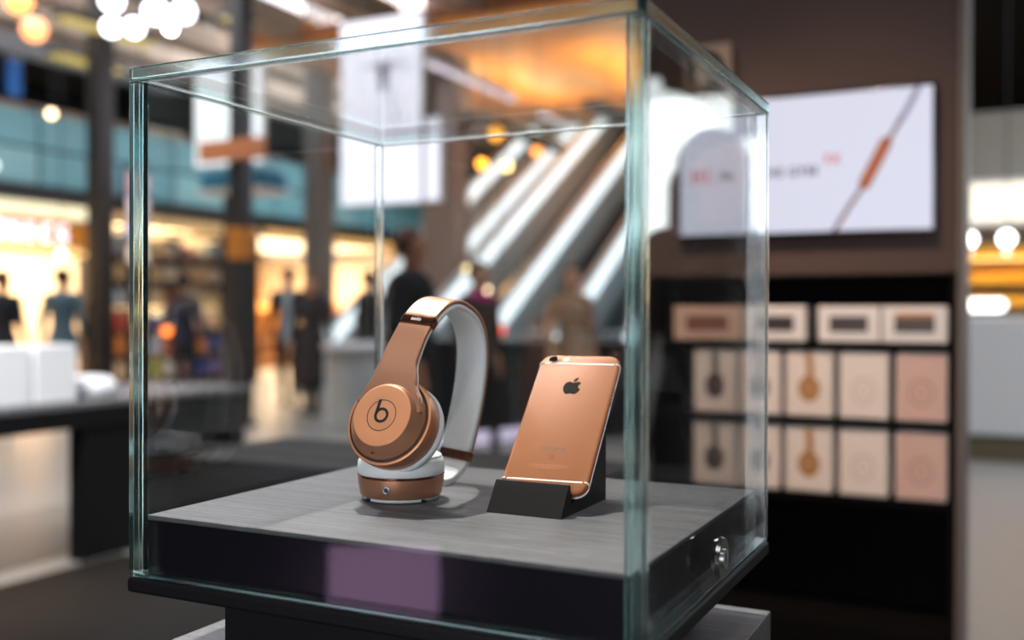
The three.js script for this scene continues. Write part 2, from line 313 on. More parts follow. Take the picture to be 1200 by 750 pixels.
// ================================================================ PHONE ON ITS STAND
{
  const st = thing('phone_stand', 'black wooden wedge stand holding the phone', 'phone stand', [-0.1455, Y0 + DECK, -0.188]);
  // side profile: (distance back from the front edge, height)
  const prof = [[0, 0], [0.0165, 0.0235], [0.0180, 0.0235], [0.0215, 0.0066], [0.0235, 0.0062], [0.0960, 0.0758], [0.0960, 0]];
  const s = new THREE.Shape(prof.map(([d, h]) => new THREE.Vector2(d, h)));
  const g = new THREE.ExtrudeGeometry(s, { depth: 0.0642, bevelEnabled: true, bevelThickness: 0.0004, bevelSize: 0.0004, bevelSegments: 1 });
  g.translate(-0.048, 0, -0.0321).rotateY(Math.PI / 2);   // profile now runs towards -z
  mesh('wedge', boxUV(g), M.standWood, st);

  const w = 0.0736, L = 0.1517, T = 0.0076, R = 0.0110;
  const phi = 0.0884, th = 0.8065;
  const X = V(Math.cos(phi), 0, -Math.sin(phi)), D = V(-Math.sin(phi) * Math.sin(th), Math.cos(th), -Math.cos(phi) * Math.sin(th)), N = X.clone().cross(D);
  const p = thing('smartphone', 'rose gold smartphone leaning face down on the black stand', 'phone', [-0.1394, Y0 + 0.0636, -0.1598]);
  const o0 = V(-0.1760, Y0 + 0.0636, -0.1565).sub(p.position);
  const put = (geo) => geo.applyMatrix4(new THREE.Matrix4().makeBasis(X, D, N).setPosition(o0.x, o0.y, o0.z));
  const rr = (x0, y0, x1, y1, r) => { const q = new THREE.Shape(); q.moveTo(x0 + r, y0); q.lineTo(x1 - r, y0); q.absarc(x1 - r, y0 + r, r, -Math.PI / 2, 0); q.lineTo(x1, y1 - r); q.absarc(x1 - r, y1 - r, r, 0, Math.PI / 2); q.lineTo(x0 + r, y1); q.absarc(x0 + r, y1 - r, r, Math.PI / 2, Math.PI); q.lineTo(x0, y0 + r); q.absarc(x0 + r, y0 + r, r, Math.PI, Math.PI * 1.5); return q; };
  const b = 0.0022;
  const body = new THREE.ExtrudeGeometry(rr(b, b, w - b, L - b, R - b), { depth: T - 0.0012 - 2 * b, bevelEnabled: true, bevelThickness: b, bevelSize: b, bevelSegments: 6, curveSegments: 14 });
  mesh('body', put(BGU.toCreasedNormals(body.translate(0, 0, -T + 0.0012 + b), 0.6)), M.phone, p);
  const glass = new THREE.ExtrudeGeometry(rr(0.0002, 0.0002, w - 0.0002, L - 0.0002, R - 0.0002), { depth: 0.0008, bevelEnabled: true, bevelThickness: 0.0002, bevelSize: 0.0003, bevelSegments: 2, curveSegments: 14 });
  mesh('front_glass', put(glass.translate(0, 0, -T + 0.0003)), M.phoneFront, p).userData.label = 'white front glass';
  // pale antenna lines across the back and round the sides
  for (const [y, s2] of [[L - 0.0112, 1], [0.0112, -1]]) {
    const line = [];
    line.push(bx(w - 2 * R + 0.010, 0.0017, 0.0003, w / 2, y, 0.00005));
    for (const sx of [0, 1]) {
      const c = sx ? w - b : b;
      line.push(bx(R - 0.0062, 0.0017, 0.0003, sx ? w - R + 0.004 : R - 0.004, y, 0.00004));
      const pts = [[c + (sx ? -0.001 : 0.001), y, 0.00012], [c + (sx ? 0.0009 : -0.0009), y, -0.0002], [sx ? w + 0.00015 : -0.00015, y, -0.0022], [sx ? w + 0.00015 : -0.00015, y, -0.0046]];
      line.push(tube(pts, 0.00085, 6, 12));
    }
    mesh('antenna_line', put(merge(line)), M.phoneLine, p);
  }
  // camera, flash, microphone
  const rim = mesh('camera_ring', put(new THREE.CylinderGeometry(0.0045, 0.0047, 0.0009, 40).rotateX(Math.PI / 2).translate(0.0118, L - 0.0063, 0.0004)), M.phoneRim, p);
  mesh('camera_lens', put(new THREE.CylinderGeometry(0.0038, 0.0038, 0.0004, 36).rotateX(Math.PI / 2).translate(0.0118, L - 0.0063, 0.0008)), M.blackGloss, rim);
  mesh('flash', put(new THREE.CylinderGeometry(0.0026, 0.0026, 0.0005, 30).rotateX(Math.PI / 2).translate(0.0236, L - 0.0063, 0.0001)), mat(0xf3e6c8, 0.3), p);
  mesh('microphone', put(new THREE.CylinderGeometry(0.0008, 0.0008, 0.0004, 16).rotateX(Math.PI / 2).translate(0.0182, L - 0.0063, 0.0001)), M.black, p);
  { // apple emblem
    const s1 = new THREE.Shape(), k = 0.0077;
    s1.moveTo(0, 0.62 * k);
    s1.bezierCurveTo(0.25 * k, 0.62 * k, 0.45 * k, 0.86 * k, 0.80 * k, 0.70 * k);
    s1.bezierCurveTo(0.86 * k, 0.66 * k, 0.90 * k, 0.60 * k, 0.94 * k, 0.53 * k);
    s1.bezierCurveTo(0.60 * k, 0.32 * k, 0.58 * k, -0.18 * k, 1.0 * k, -0.34 * k);
    s1.bezierCurveTo(0.90 * k, -0.68 * k, 0.66 * k, -1.10 * k, 0.42 * k, -1.10 * k);
    s1.bezierCurveTo(0.22 * k, -1.10 * k, 0.18 * k, -0.98 * k, -0.03 * k, -0.98 * k);
    s1.bezierCurveTo(-0.22 * k, -0.98 * k, -0.28 * k, -1.10 * k, -0.46 * k, -1.10 * k);
    s1.bezierCurveTo(-0.80 * k, -1.10 * k, -1.10 * k, -0.40 * k, -1.04 * k, 0.06 * k);
    s1.bezierCurveTo(-0.98 * k, 0.62 * k, -0.55 * k, 0.84 * k, -0.30 * k, 0.74 * k);
    s1.bezierCurveTo(-0.18 * k, 0.70 * k, -0.10 * k, 0.62 * k, 0, 0.62 * k);
    const s3 = new THREE.Shape();
    s3.moveTo(-0.02 * k, 0.78 * k); s3.bezierCurveTo(-0.03 * k, 1.12 * k, 0.18 * k, 1.36 * k, 0.48 * k, 1.40 * k); s3.bezierCurveTo(0.50 * k, 1.08 * k, 0.28 * k, 0.82 * k, -0.02 * k, 0.78 * k);
    const o = { depth: 0.0002, bevelEnabled: false, curveSegments: 14 };
    mesh('emblem', put(merge([new THREE.ExtrudeGeometry(s1, o), new THREE.ExtrudeGeometry(s3, o)]).translate(w / 2, L * 0.745, 0.00002)), mat(0x120e0d, 0.2, 0.3), p).userData.label = 'black apple emblem';
  }
  const print = mat(0x6e4526, 0.4, 0.2);
  mesh('lettering', put(text('iPhone', 0.0046, 0.00012).translate(w / 2, L * 0.290, 0.00002)), print, p);
  mesh('model_mark', put(merge([text('S', 0.0020, 0.0001), bx(0.0046, 0.0003, 0.0001, 0, 0.0021, 0.00005), bx(0.0046, 0.0003, 0.0001, 0, -0.0021, 0.00005), bx(0.0003, 0.0044, 0.0001, 0.0022, 0, 0.00005), bx(0.0003, 0.0044, 0.0001, -0.0022, 0, 0.00005)]).translate(w / 2, L * 0.235, 0.00002)), print, p);
  mesh('fine_print', put(merge([bx(0.032, 0.0005, 0.0001, 0, 0.0016, 0), bx(0.036, 0.0005, 0.0001, 0, 0, 0), bx(0.024, 0.0005, 0.0001, 0, -0.0016, 0)]).translate(w / 2, L * 0.165, 0.00005)), mat(0xa96e46, 0.4, 0.4), p);
  for (const v of [0.112, 0.100]) mesh('volume_button', put(rb(0.0010, 0.0085, 0.0026, 0.0004, w + 0.0001, v, -0.0036)), M.phoneRim, p);
}

// ================================================================ LIGHTS OVER THE CASE
// spotlights out of view, lighting the displays: fixture, glowing lens and spot light
function unseenSpot(pos, target, color, power, angle, label) {
  const t = thing('unseen_spotlight', label, 'spotlight', pos, 0, 'unseen spotlights');
  const d = V(...target).sub(V(...pos)).normalize(), q = new THREE.Quaternion().setFromUnitVectors(V(0, -1, 0), d);
  mesh('lamp_head', lathe([[0.0, 0.16], [0.045, 0.16], [0.05, 0.15], [0.05, 0.0], [0.046, 0.0], [0.044, 0.02], [0.0, 0.022]], 32).applyQuaternion(q), M.black, t);
  mesh('lamp_lens', new THREE.CylinderGeometry(0.043, 0.043, 0.004, 32).translate(0, 0.012, 0).applyQuaternion(q), glow(color, 12), t);
  mesh('stem', cyl(0.008, 0.008, 4.9 - pos[1] - 0.1, 0, (4.9 - pos[1] - 0.1) / 2 + 0.1, 0, 10), M.black, t);
  const l = new THREE.SpotLight(color, power, 0, angle, 0.5, 2);
  l.position.copy(d.clone().multiplyScalar(0.01)); l.castShadow = true; l.shadow.radius = 1.2;
  l.target.position.copy(d); t.add(l, l.target);
  return t;
}
unseenSpot([-1.05, 3.4, -0.95], [-0.25, 1.1, -0.17], 0xfff6ee, 44, 0.5, 'unseen spotlight behind the glass case aimed at the headphones');
unseenSpot([-2.1, 3.0, -1.5], [-0.2, 1.1, -0.17], 0xf6f4ff, 14, 0.4, 'unseen spotlight farther back over the dark table');
unseenSpot([0.5, 3.3, 0.6], [-0.2, 1.1, -0.17], 0xfff0e4, 4, 0.5, 'unseen spotlight above the photographer');
for (const [x, z] of [[-0.35, -0.9], [-0.9, -1.0]]) unseenSpot([x, 3.2, z], [x + 0.1, 0.9, -2.3], 0xffdcc0, 9, 0.45, 'unseen spotlight aimed at the boxes on the display wall');
unseenSpot([-3.1, 3.3, -1.4], [-4.08, 0.95, -2.45], 0xffffff, 50, 0.5, 'unseen spotlight aimed at the white cartons on the long table');
struct(mesh('ceiling_track', ext(-3.3, 1.2, 4.9, 5.0, -2.0, 1.2), M.ceiling), 'unseen dark ceiling raft that carries the spotlights');  // out of view, only holds the unseen spotlights

// ================================================================ DISPLAY WALL
const ZW = -2.449;
{
  const wall = new THREE.Group(); wall.name = 'wall_display'; scene.add(wall); struct(wall, 'brown display wall with black shelf recess');
  wall.position.set(-0.4, 0, ZW);
  const x0 = -0.85 + 0.4, x1 = 0.064 + 0.4, rx0 = -0.80 + 0.4, rx1 = 0.046 + 0.4, r0 = 0.35, r1 = 1.36;
  mesh('upper_panel', ext(x0, x1, r1, 4.6, -0.34, 0), M.wallBrown, wall);
  mesh('side_panel', ext(rx1, x1, 0, r1, -0.34, 0), M.shelfBlack, wall);
  mesh('side_panel', ext(x0, rx0, 0, r1, -0.34, 0), M.shelfBlack, wall);
  mesh('lower_panel', ext(rx0, rx1, 0, r0, -0.34, -0.005), M.shelfBlack, wall);
  mesh('recess_back', ext(rx0, rx1, r0, r1, -0.34, -0.30), M.shelfBlack, wall);
  for (const y of [1.163, 0.943, 0.722]) mesh('shelf', ext(rx0 + 0.002, rx1 - 0.002, y - 0.018, y, -0.298, -0.012), M.shelfBlack, wall);
  mesh('edge_trim', rb(0.02, 4.6, 0.36, 0.004, x1 + 0.011, 2.3, -0.16), M.trim, wall);
}
// screen on the display wall
{
  const t = thing('wall_screen', 'wide lit advertising screen showing an orange cable remote on the brown wall', 'screen', [-0.35, 1.675, ZW + 0.001]);
  const W = 0.705, Hh = 0.39;
  mesh('screen_case', rb(W + 0.02, Hh + 0.02, 0.04, 0.006, 0, 0, 0.021), M.blackGloss, t);
  const tex = canvasTexture(1024, 568, (c, w, h) => {
    c.fillStyle = '#dfe0f2'; c.fillRect(0, 0, w, h);
    c.fillStyle = '#4a3a45'; c.font = 'bold 56px sans-serif'; c.fillText('THE GYM', 345, 334);
    c.fillStyle = '#e04a56'; c.font = 'bold 56px sans-serif'; c.fillText('FX', 608, 290);
    c.fillStyle = '#d83040'; c.font = 'bold 76px sans-serif'; c.fillText('H', 44, 340); c.fillText('I', 104, 340);
    c.fillStyle = '#4a3f4a'; c.font = 'bold 56px sans-serif'; c.fillText('IN', 170, 338);
    // cable with its remote
    c.lineCap = 'round';
    c.strokeStyle = '#8a86a0'; c.lineWidth = 24; c.beginPath(); c.moveTo(975, -10); c.quadraticCurveTo(945, 70, 905, 130); c.stroke();
    c.strokeStyle = '#7a5a5a'; c.lineWidth = 18; c.beginPath(); c.moveTo(905, 130); c.lineTo(862, 205); c.stroke();
    c.beginPath(); c.moveTo(758, 398); c.quadraticCurveTo(700, 480, 642, 585); c.stroke();
    c.strokeStyle = '#9c4a20'; c.lineWidth = 48; c.beginPath(); c.moveTo(850, 218); c.lineTo(770, 378); c.stroke();
    c.strokeStyle = '#b85c24'; c.lineWidth = 24; c.beginPath(); c.moveTo(844, 228); c.lineTo(774, 368); c.stroke();
  });
  mesh('screen_face', new THREE.PlaneGeometry(W, Hh).translate(0, 0, 0.0425), new THREE.MeshStandardMaterial({ color: 0x101010, emissive: 0xffffff, emissiveMap: tex, emissiveIntensity: 0.92, roughness: 0.4 }), t);
  rectLight(W, Hh, 0xe6e6ff, 0.8, [0, 0, 0.046], [-0.35, 1.675, 5], t);
}
// small square loudspeaker above the screen
{
  const t = thing('wall_speaker', 'small square wall loudspeaker with dark round cone above the screen', 'speaker', [-0.62, 1.97, ZW + 0.001]);
  mesh('speaker_case', rb(0.15, 0.15, 0.06, 0.008, 0, 0, 0.031), mat(0x8a786c, 0.7), t);
  mesh('speaker_cone', lathe([[0, 0.0], [0.02, 0.002], [0.05, 0.012], [0.055, 0.014]], 40).rotateX(Math.PI / 2).translate(0, 0, 0.056), M.black, t);
}
// product boxes on the shelves
function headphonePrint(ink, faint) {
  return canvasTexture(256, 320, (c, w, h) => {
    c.fillStyle = '#f4e7dc'; c.fillRect(0, 0, w, h);
    if (faint) { c.strokeStyle = ink; c.lineWidth = 9; c.beginPath(); c.arc(w * 0.5, h * 0.58, 62, 0, 7); c.stroke(); c.lineWidth = 6; c.beginPath(); c.arc(w * 0.5, h * 0.58, 26, 0, 7); c.stroke(); return; }
    c.fillStyle = ink; c.strokeStyle = ink;
    c.lineWidth = 40; c.beginPath(); c.moveTo(w * 0.48, 0); c.quadraticCurveTo(w * 0.56, h * 0.25, w * 0.50, h * 0.5); c.stroke();
    c.beginPath(); c.ellipse(w * 0.50, h * 0.58, 62, 66, 0, 0, 7); c.fill();
    c.fillStyle = '#efe0d2'; c.font = 'bold 34px sans-serif'; c.fillText('b', w * 0.46, h * 0.61);
  });
}
const prints = { black: headphonePrint('#3a3230'), gold: headphonePrint('#b9854a'), plain: headphonePrint('#d2beb0', true), plum: headphonePrint('#b89c92', true) };
const printMats = Object.fromEntries(Object.entries(prints).map(([k, t]) => [k, mat(k === 'plum' ? 0xe8ccc4 : 0xffffff, 0.5, 0, { map: t })]));
{
  const cols = [[-0.678, -0.550, 'black'], [-0.536, -0.417, 'black'], [-0.400, -0.265, 'gold'], [-0.247, -0.114, 'plain'], [-0.094, 0.040, 'plum']];
  const words = ['black headphone picture at the inner end of the SHELF', 'black headphone picture beside the gold one on the SHELF', 'gold headphone picture on the SHELF', 'faint ring outline on its pale front on the SHELF', 'pinkish front and faint ring beside the trim on the SHELF'];
  for (const [y, shelf, h] of [[0.9435, 'middle shelf', 0.192], [0.7225, 'bottom shelf', 0.192]]) cols.forEach(([a, b, kind], i) => {
    const t = thing('headphone_box', 'white headphone box with ' + words[i].replace('SHELF', shelf), 'product box', [(a + b) / 2, y, ZW - 0.075], (rnd() - 0.5) * 0.03, 'headphone boxes on the display wall');
    mesh('carton', rb(b - a, h, 0.10, 0.004, 0, h / 2, 0), M.boxWhite, t);
    mesh('printed_front', new THREE.PlaneGeometry(b - a - 0.008, h - 0.008).translate(0, h / 2, 0.0503), printMats[kind], t);
  });
  const win = [[-0.745, -0.535], [-0.525, -0.345], [-0.310, -0.138], [-0.132, 0.040]];
  const ww = ['with brown window at the inner end of the top shelf', 'with dark window beside the gap on the top shelf', 'with dark speaker window right of the gap on the top shelf', 'with amber-topped speaker window beside the trim on the top shelf'];
  win.forEach(([a, b], i) => {
    const t = thing('speaker_box', 'low white box ' + ww[i], 'product box', [(a + b) / 2, 1.1635, ZW - 0.075], 0, 'speaker boxes on the top shelf');
    mesh('carton', rb(b - a, 0.104, 0.09, 0.004, 0, 0.052, 0), i ? M.boxWhite : mat(0xd9b8a4, 0.6), t);
    mesh('window_print', rb((b - a) * 0.62, 0.046, 0.004, 0.001, 0, 0.052, 0.0445), mat([0x8a5a48, 0x3a302c, 0x453a38, 0x4a3a30][i], 0.4), t);
    if (i === 3) mesh('amber_band', bx((b - a) * 0.6, 0.012, 0.004, 0, 0.078, 0.045), mat(0xc8843a, 0.5), t);
  });
}

// ================================================================ TABLES
function table(name, label, x0, x1, z0, z1, h, apron, topMat, legs) {
  const t = thing(name, label, 'table', [(x0 + x1) / 2, 0, (z0 + z1) / 2]);
  const w = x1 - x0, d = z1 - z0;
  mesh('table_top', rb(w, 0.03, d, 0.004, 0, h - 0.015, 0), topMat, t);
  mesh('apron', bx(w - 0.01, apron - 0.03, d - 0.01, 0, h - 0.03 - (apron - 0.03) / 2, 0), M.tableBlack, t);
  for (const [lx0, lx1, lz0, lz1] of legs) mesh('leg_panel', ext(lx0 - (x0 + x1) / 2, lx1 - (x0 + x1) / 2, 0, h - apron, lz0 - (z0 + z1) / 2, lz1 - (z0 + z1) / 2), M.tableBlack, t);
  return t;
}
table('display_table', 'long black display table with grey top carrying white boxes', -4.75, -3.9, -4.2, -1.0, 0.80, 0.13, M.tableTop, [[-4.02, -3.92, -4.15, -2.98], [-4.72, -4.62, -4.15, -3.6], [-4.02, -3.92, -1.5, -1.05], [-4.72, -4.62, -1.5, -1.05]]);
table('display_table', 'low black table standing right behind the glass case', -1.5, -0.52, -1.53, -1.14, 0.92, 0.16, M.tableDark, [[-1.22, -0.57, -1.48, -1.19]]);
// white boxes in a row on the long table
for (const [k, z, w, h] of [[0, -1.98, 0.30, 0.275], [1, -2.30, 0.27, 0.270], [2, -2.60, 0.26, 0.280], [3, -2.875, 0.24, 0.278]]) {
  const t = thing('white_carton', 'plain white product carton ' + ['at the near end of the row on the long black table', 'second from the near end of the long black table', 'third from the near end of the long black table', 'at the far end of the row beside the white puck'][k], 'box', [-4.08, 0.8005, z], 0, 'white cartons on the long table');
  mesh('carton', rb(0.20, h, w, 0.008, 0, h / 2, 0), M.white, t);
  mesh('lid_seam', bx(0.202, 0.003, w - 0.01, 0, h * 0.86, 0), mat(0xc5c9cc, 0.6), t);
}
{
  const t = thing('white_puck', 'flat rounded white speaker lying beside the white cartons', 'speaker', [-4.18, 0.801, -3.22]);
  mesh('shell', lathe([[0, 0], [0.13, 0], [0.155, 0.02], [0.155, 0.06], [0.12, 0.10], [0, 0.11]], 40), M.white, t);
  mesh('base_ring', lathe([[0.14, 0.0], [0.150, 0.004], [0.15, 0.012]], 40), M.steel, t);
}
// counter with a round white top, black counter, floor light tube
{
  const t = thing('white_counter', 'round-topped white pod counter in the hall', 'counter', [-6.05, 0, -8.55]);
  mesh('counter_top', lathe([[0, 0.84], [0.46, 0.84], [0.48, 0.86], [0.48, 0.90], [0.46, 0.915], [0, 0.915]], 48), M.white, t);
  mesh('counter_body', lathe([[0.36, 0], [0.38, 0.06], [0.40, 0.84]], 48), mat(0xb9bcba, 0.5), t);
  mesh('leg_post', cyl(0.05, 0.05, 0.84, -0.41, 0.42, 0.12), M.white, t);
}
{
  const t = thing('black_counter', 'long black service counter in front of the escalators', 'counter', [-4.35, 0, -9.1], 0);
  mesh('counter_body', rb(2.1, 0.92, 0.7, 0.02, 0, 0.46, 0), mat(0x15171b, 0.4), t);
  mesh('counter_top', rb(2.16, 0.04, 0.76, 0.01, 0, 0.94, 0), mat(0x30363b, 0.3), t);
  mesh('front_panel', rb(0.8, 0.6, 0.02, 0.004, 0.3, 0.45, 0.36), mat(0x2a211f, 0.5), t);
}
{
  const t = thing('light_tube', 'lilac light tube lying on the floor by the black counter', 'light tube', [-4.15, 0, -7.75]);
  mesh('tube_glow', bar([-0.35, 0.06, 0.5], [0.1, 0.06, -0.9], 0.1, 0.1), glow(0xe4d2f4, 0.8), t);
  mesh('tube_base', bar([-0.35, 0.006, 0.5], [0.1, 0.006, -0.9], 0.14, 0.01), M.slab, t);
}

// ================================================================ COLUMNS
function column(label, x, z, w, m, band) {
  const t = thing('column', label, 'column', [x, 0, z], 0);
  mesh('shaft', rb(w, 6.6, w, 0.02, 0, 3.3, 0), m, t);
  mesh('foot_plate', rb(w + 0.08, 0.04, w + 0.08, 0.01, 0, 0.021, 0), M.slab, t);
  if (band) { mesh('orange_band', rb(w + 0.02, 0.34, w + 0.02, 0.01, 0, 1.98, 0), M.orangeBand, t); mesh('arm_sign', rb(0.9, 0.22, 0.06, 0.01, 0, 2.98, 0.14), mat(0xd9824e, 0.5), t); }
}
column('square dark steel column in front of the bright electronics shop', -9.5, -8.05, 0.23, M.column);
column('slim dark column with an orange band and orange arm sign', -7.31, -7.99, 0.19, M.column, true);
column('square grey concrete column before the shop row', -9.61, -12.43, 0.36, M.columnGrey);
column('brownish grey column between the white screen and the escalators', -7.35, -12.5, 0.5, mat(0x8a7a70, 0.6));

// ================================================================ SHOP ROW ALONG x = -12
{
  const f = new THREE.Group(); f.name = 'wall_facade'; scene.add(f); struct(f, 'two-storey shop front with teal glass parapet'); f.position.set(-12, 0, -16);
  mesh('floor_slab', ext(-5.2, 0.25, 2.76, 2.92, -14, 12), M.slab, f);
  mesh('soffit_slab', ext(-5.2, 0.2, 4.75, 4.95, -14, 12), M.slab, f);
  mesh('upper_wall', ext(-1.9, -1.7, 2.92, 4.75, -14, 12), M.darkWall, f);
  // teal glass parapet: single panes
  for (let z = 11.3, k = 0; z > -13; z -= 1.25, k++) {
    mesh('teal_pane', rb(0.03, 0.48, 1.2, 0.006, 0.16, 3.22, z), k % 3 ? M.teal : mat(0x84b7bf, 0.35), f);
    mesh('teal_pane', rb(0.03, 0.48, 1.2, 0.006, 0.16, 3.74, z), M.teal, f);
    mesh('parapet_post', bx(0.05, 1.15, 0.04, 0.12, 3.45, z - 0.625), M.slab, f);
  }
  mesh('handrail', bx(0.07, 0.05, 25, 0.14, 4.04, -1), M.steel, f);
  for (const z of [11.9, 5.85, 2.3, -4, -9, -13.9]) mesh('party_wall', ext(-5.2, -0.2, 0, 2.76, z - 0.06, z + 0.06), M.cream, f);
  for (const z of [5.85, 2.3, -4, -9]) mesh('pier', ext(-0.22, 0.02, 0, 2.76, z - 0.10, z + 0.10), M.column, f);
}
function shopLight(z, d, color, power, label) {
  const t = thing('shop_ceiling_light', label, 'ceiling light', [-14.3, 2.68, z], 0, 'ceiling lights inside the shops');
  mesh('housing', rb(3.6, 0.06, d, 0.01, 0, 0.04, 0), M.white, t);
  mesh('diffuser', bx(3.4, 0.02, d - 0.2, 0, 0, 0), glow(color, 4), t);
  rectLight(3.4, d - 0.2, color, power, [0, -0.02, 0], [-14.3, -5, z], t);
}
shopLight(-7.2, 5, 0xffe2bc, 14, 'wide warm ceiling light inside the electronics shop');
shopLight(-11.9, 2.6, 0xffdcaa, 14, 'warm ceiling light above the goods shelves');
shopLight(-16.8, 5, 0xffdcb0, 14, 'wide warm ceiling light inside the middle shop');
shopLight(-22.5, 4, 0xffd6a8, 14, 'warm ceiling light inside the far shop');
// lit fascia bands over the shops, and the shop sign
function fascia(z0, z1, y0, y1, color, power, label, x = -11.84) {
  const t = thing('fascia_light', label, 'light band', [x, (y0 + y1) / 2, (z0 + z1) / 2], 0, 'lit fascia bands');
  mesh('fascia_case', bx(0.10, y1 - y0 + 0.03, z1 - z0, -0.06, 0, 0), M.slab, t);
  mesh('fascia_glow', bx(0.02, y1 - y0, z1 - z0 - 0.03, 0, 0, 0), glow(color, power), t);
}
fascia(-10.05, -4.2, 2.55, 2.74, 0xfff2c4, 1.25, 'pale yellow light band above the electronics sign');
fascia(-10.05, -4.2, 2.02, 2.10, 0xffb650, 1.3, 'orange light line under the electronics sign');
fascia(-19.9, -13.8, 2.60, 2.74, 0xffc067, 1.0, 'amber light band over the middle shop');
fascia(-19.9, -13.8, 2.20, 2.30, 0xffe2b4, 1.2, 'cream light line over the middle shop window');
fascia(-24.9, -20.1, 2.56, 2.70, 0xffd88a, 1.0, 'yellow light band over the far shop');
fascia(-13.6, -10.3, 2.58, 2.72, 0xffc878, 0.7, 'amber light band over the goods shelves');
{
  const t = thing('shop_sign', 'white illuminated letters on an amber board over the electronics shop', 'sign', [-11.86, 2.33, -7.2]);
  mesh('sign_board', bx(0.04, 0.36, 5.6, -0.05, 0, 0), mat(0xe0902c, 0.6), t);
  'ELECTRONICS'.split('').forEach((ch, i) => mesh('letter', text(ch, 0.25, 0.04).rotateY(Math.PI / 2).translate(0, 0, 0.0 - (i - 5) * 0.262 - 0.95 + 0.0), glow(0xf4f2ff, 2.4), t));
}
// upper storey: lit windows, blue banner, pale roller case
for (const [z, y, d, h, c, p, words] of [[-8.9, 4.28, 1.1, 0.2, 0xc9b48a, 0.55, 'above the electronics shop'], [-9.95, 4.30, 0.7, 0.24, 0xd9a066, 0.6, 'beside the dark steel column'], [-10.9, 4.34, 0.7, 0.22, 0xbba77e, 0.5, 'above the goods shelves'], [-13.2, 4.45, 0.9, 0.2, 0xd8cdb8, 0.55, 'near the white banner'], [-16.2, 4.3, 1.2, 0.25, 0xb7c4c4, 0.4, 'above the middle shop']]) {
  const t = thing('upper_window_light', 'dim lit window strip on the upper floor ' + words, 'window light', [-13.68, y, z], 0, 'lit upper windows');
  mesh('window_case', bx(0.04, h + 0.08, d + 0.08, -0.02, 0, 0), M.slab, t);
  mesh('panel_glow', bx(0.02, h, d, 0.01, 0, 0), glow(c, p), t);
}
{
  const t = thing('blue_banner', 'deep blue hanging banner on the upper floor', 'banner', [-11.75, 4.1, -8.62]);
  mesh('cloth', rb(0.03, 0.50, 0.22, 0.005, 0, 0.25, 0), mat(0x0d5fa8, 0.6), t); mesh('rail', bx(0.04, 0.03, 0.28, 0, 0.51, 0), M.steel, t);
}
{
  const t = thing('blue_canopy', 'bright blue curved canopy under the white hanging banner', 'canopy', [-9.2, 3.02, -10.2]);
  mesh('canopy_skin', rb(1.1, 0.26, 0.6, 0.1, 0, 0, 0), mat(0x2f94c4, 0.5), t); mesh('canopy_edge', rb(1.16, 0.06, 0.64, 0.02, 0, -0.15, 0), M.white, t);
  mesh('canopy_post', cyl(0.04, 0.04, 2.86, -0.3, -1.6, 0), M.slab, t);
}
{
  const t = thing('roof_duct', 'pale grey ventilation duct hanging before the upper floor', 'duct', [-10.9, 4.55, -8.5]);
  mesh('duct', rb(0.3, 0.22, 4.2, 0.03), mat(0x8c9299, 0.5, 0.3), t); for (const z of [-1.5, 1.5]) mesh('hanger', cyl(0.012, 0.012, 1.96, 0, 1.08, z, 8), M.slab, t);
}

// stack of lit pastel tiles beside the dark column
{
  const t = thing('light_tile_stack', 'stack of pink and lilac lit tiles beside the square dark steel column', 'light tiles', [-11.6, 0, -10.62]);
  mesh('tile_frame', [bx(0.06, 3.4, 0.03, -0.05, 1.7, -0.22), bx(0.06, 3.4, 0.03, -0.05, 1.7, 0.22), bx(0.06, 0.03, 0.47, -0.05, 3.41, 0)], M.slab, t);
  for (const [y, c, p] of [[3.18, 0xf2b4bc, 0.7], [2.83, 0xf6d6dc, 0.85], [2.47, 0xd6d0f2, 0.9], [2.11, 0xf6d8bc, 0.9]]) mesh('light_tile', rb(0.05, 0.28, 0.40, 0.02, 0, y, 0), glow(c, p), t);
}
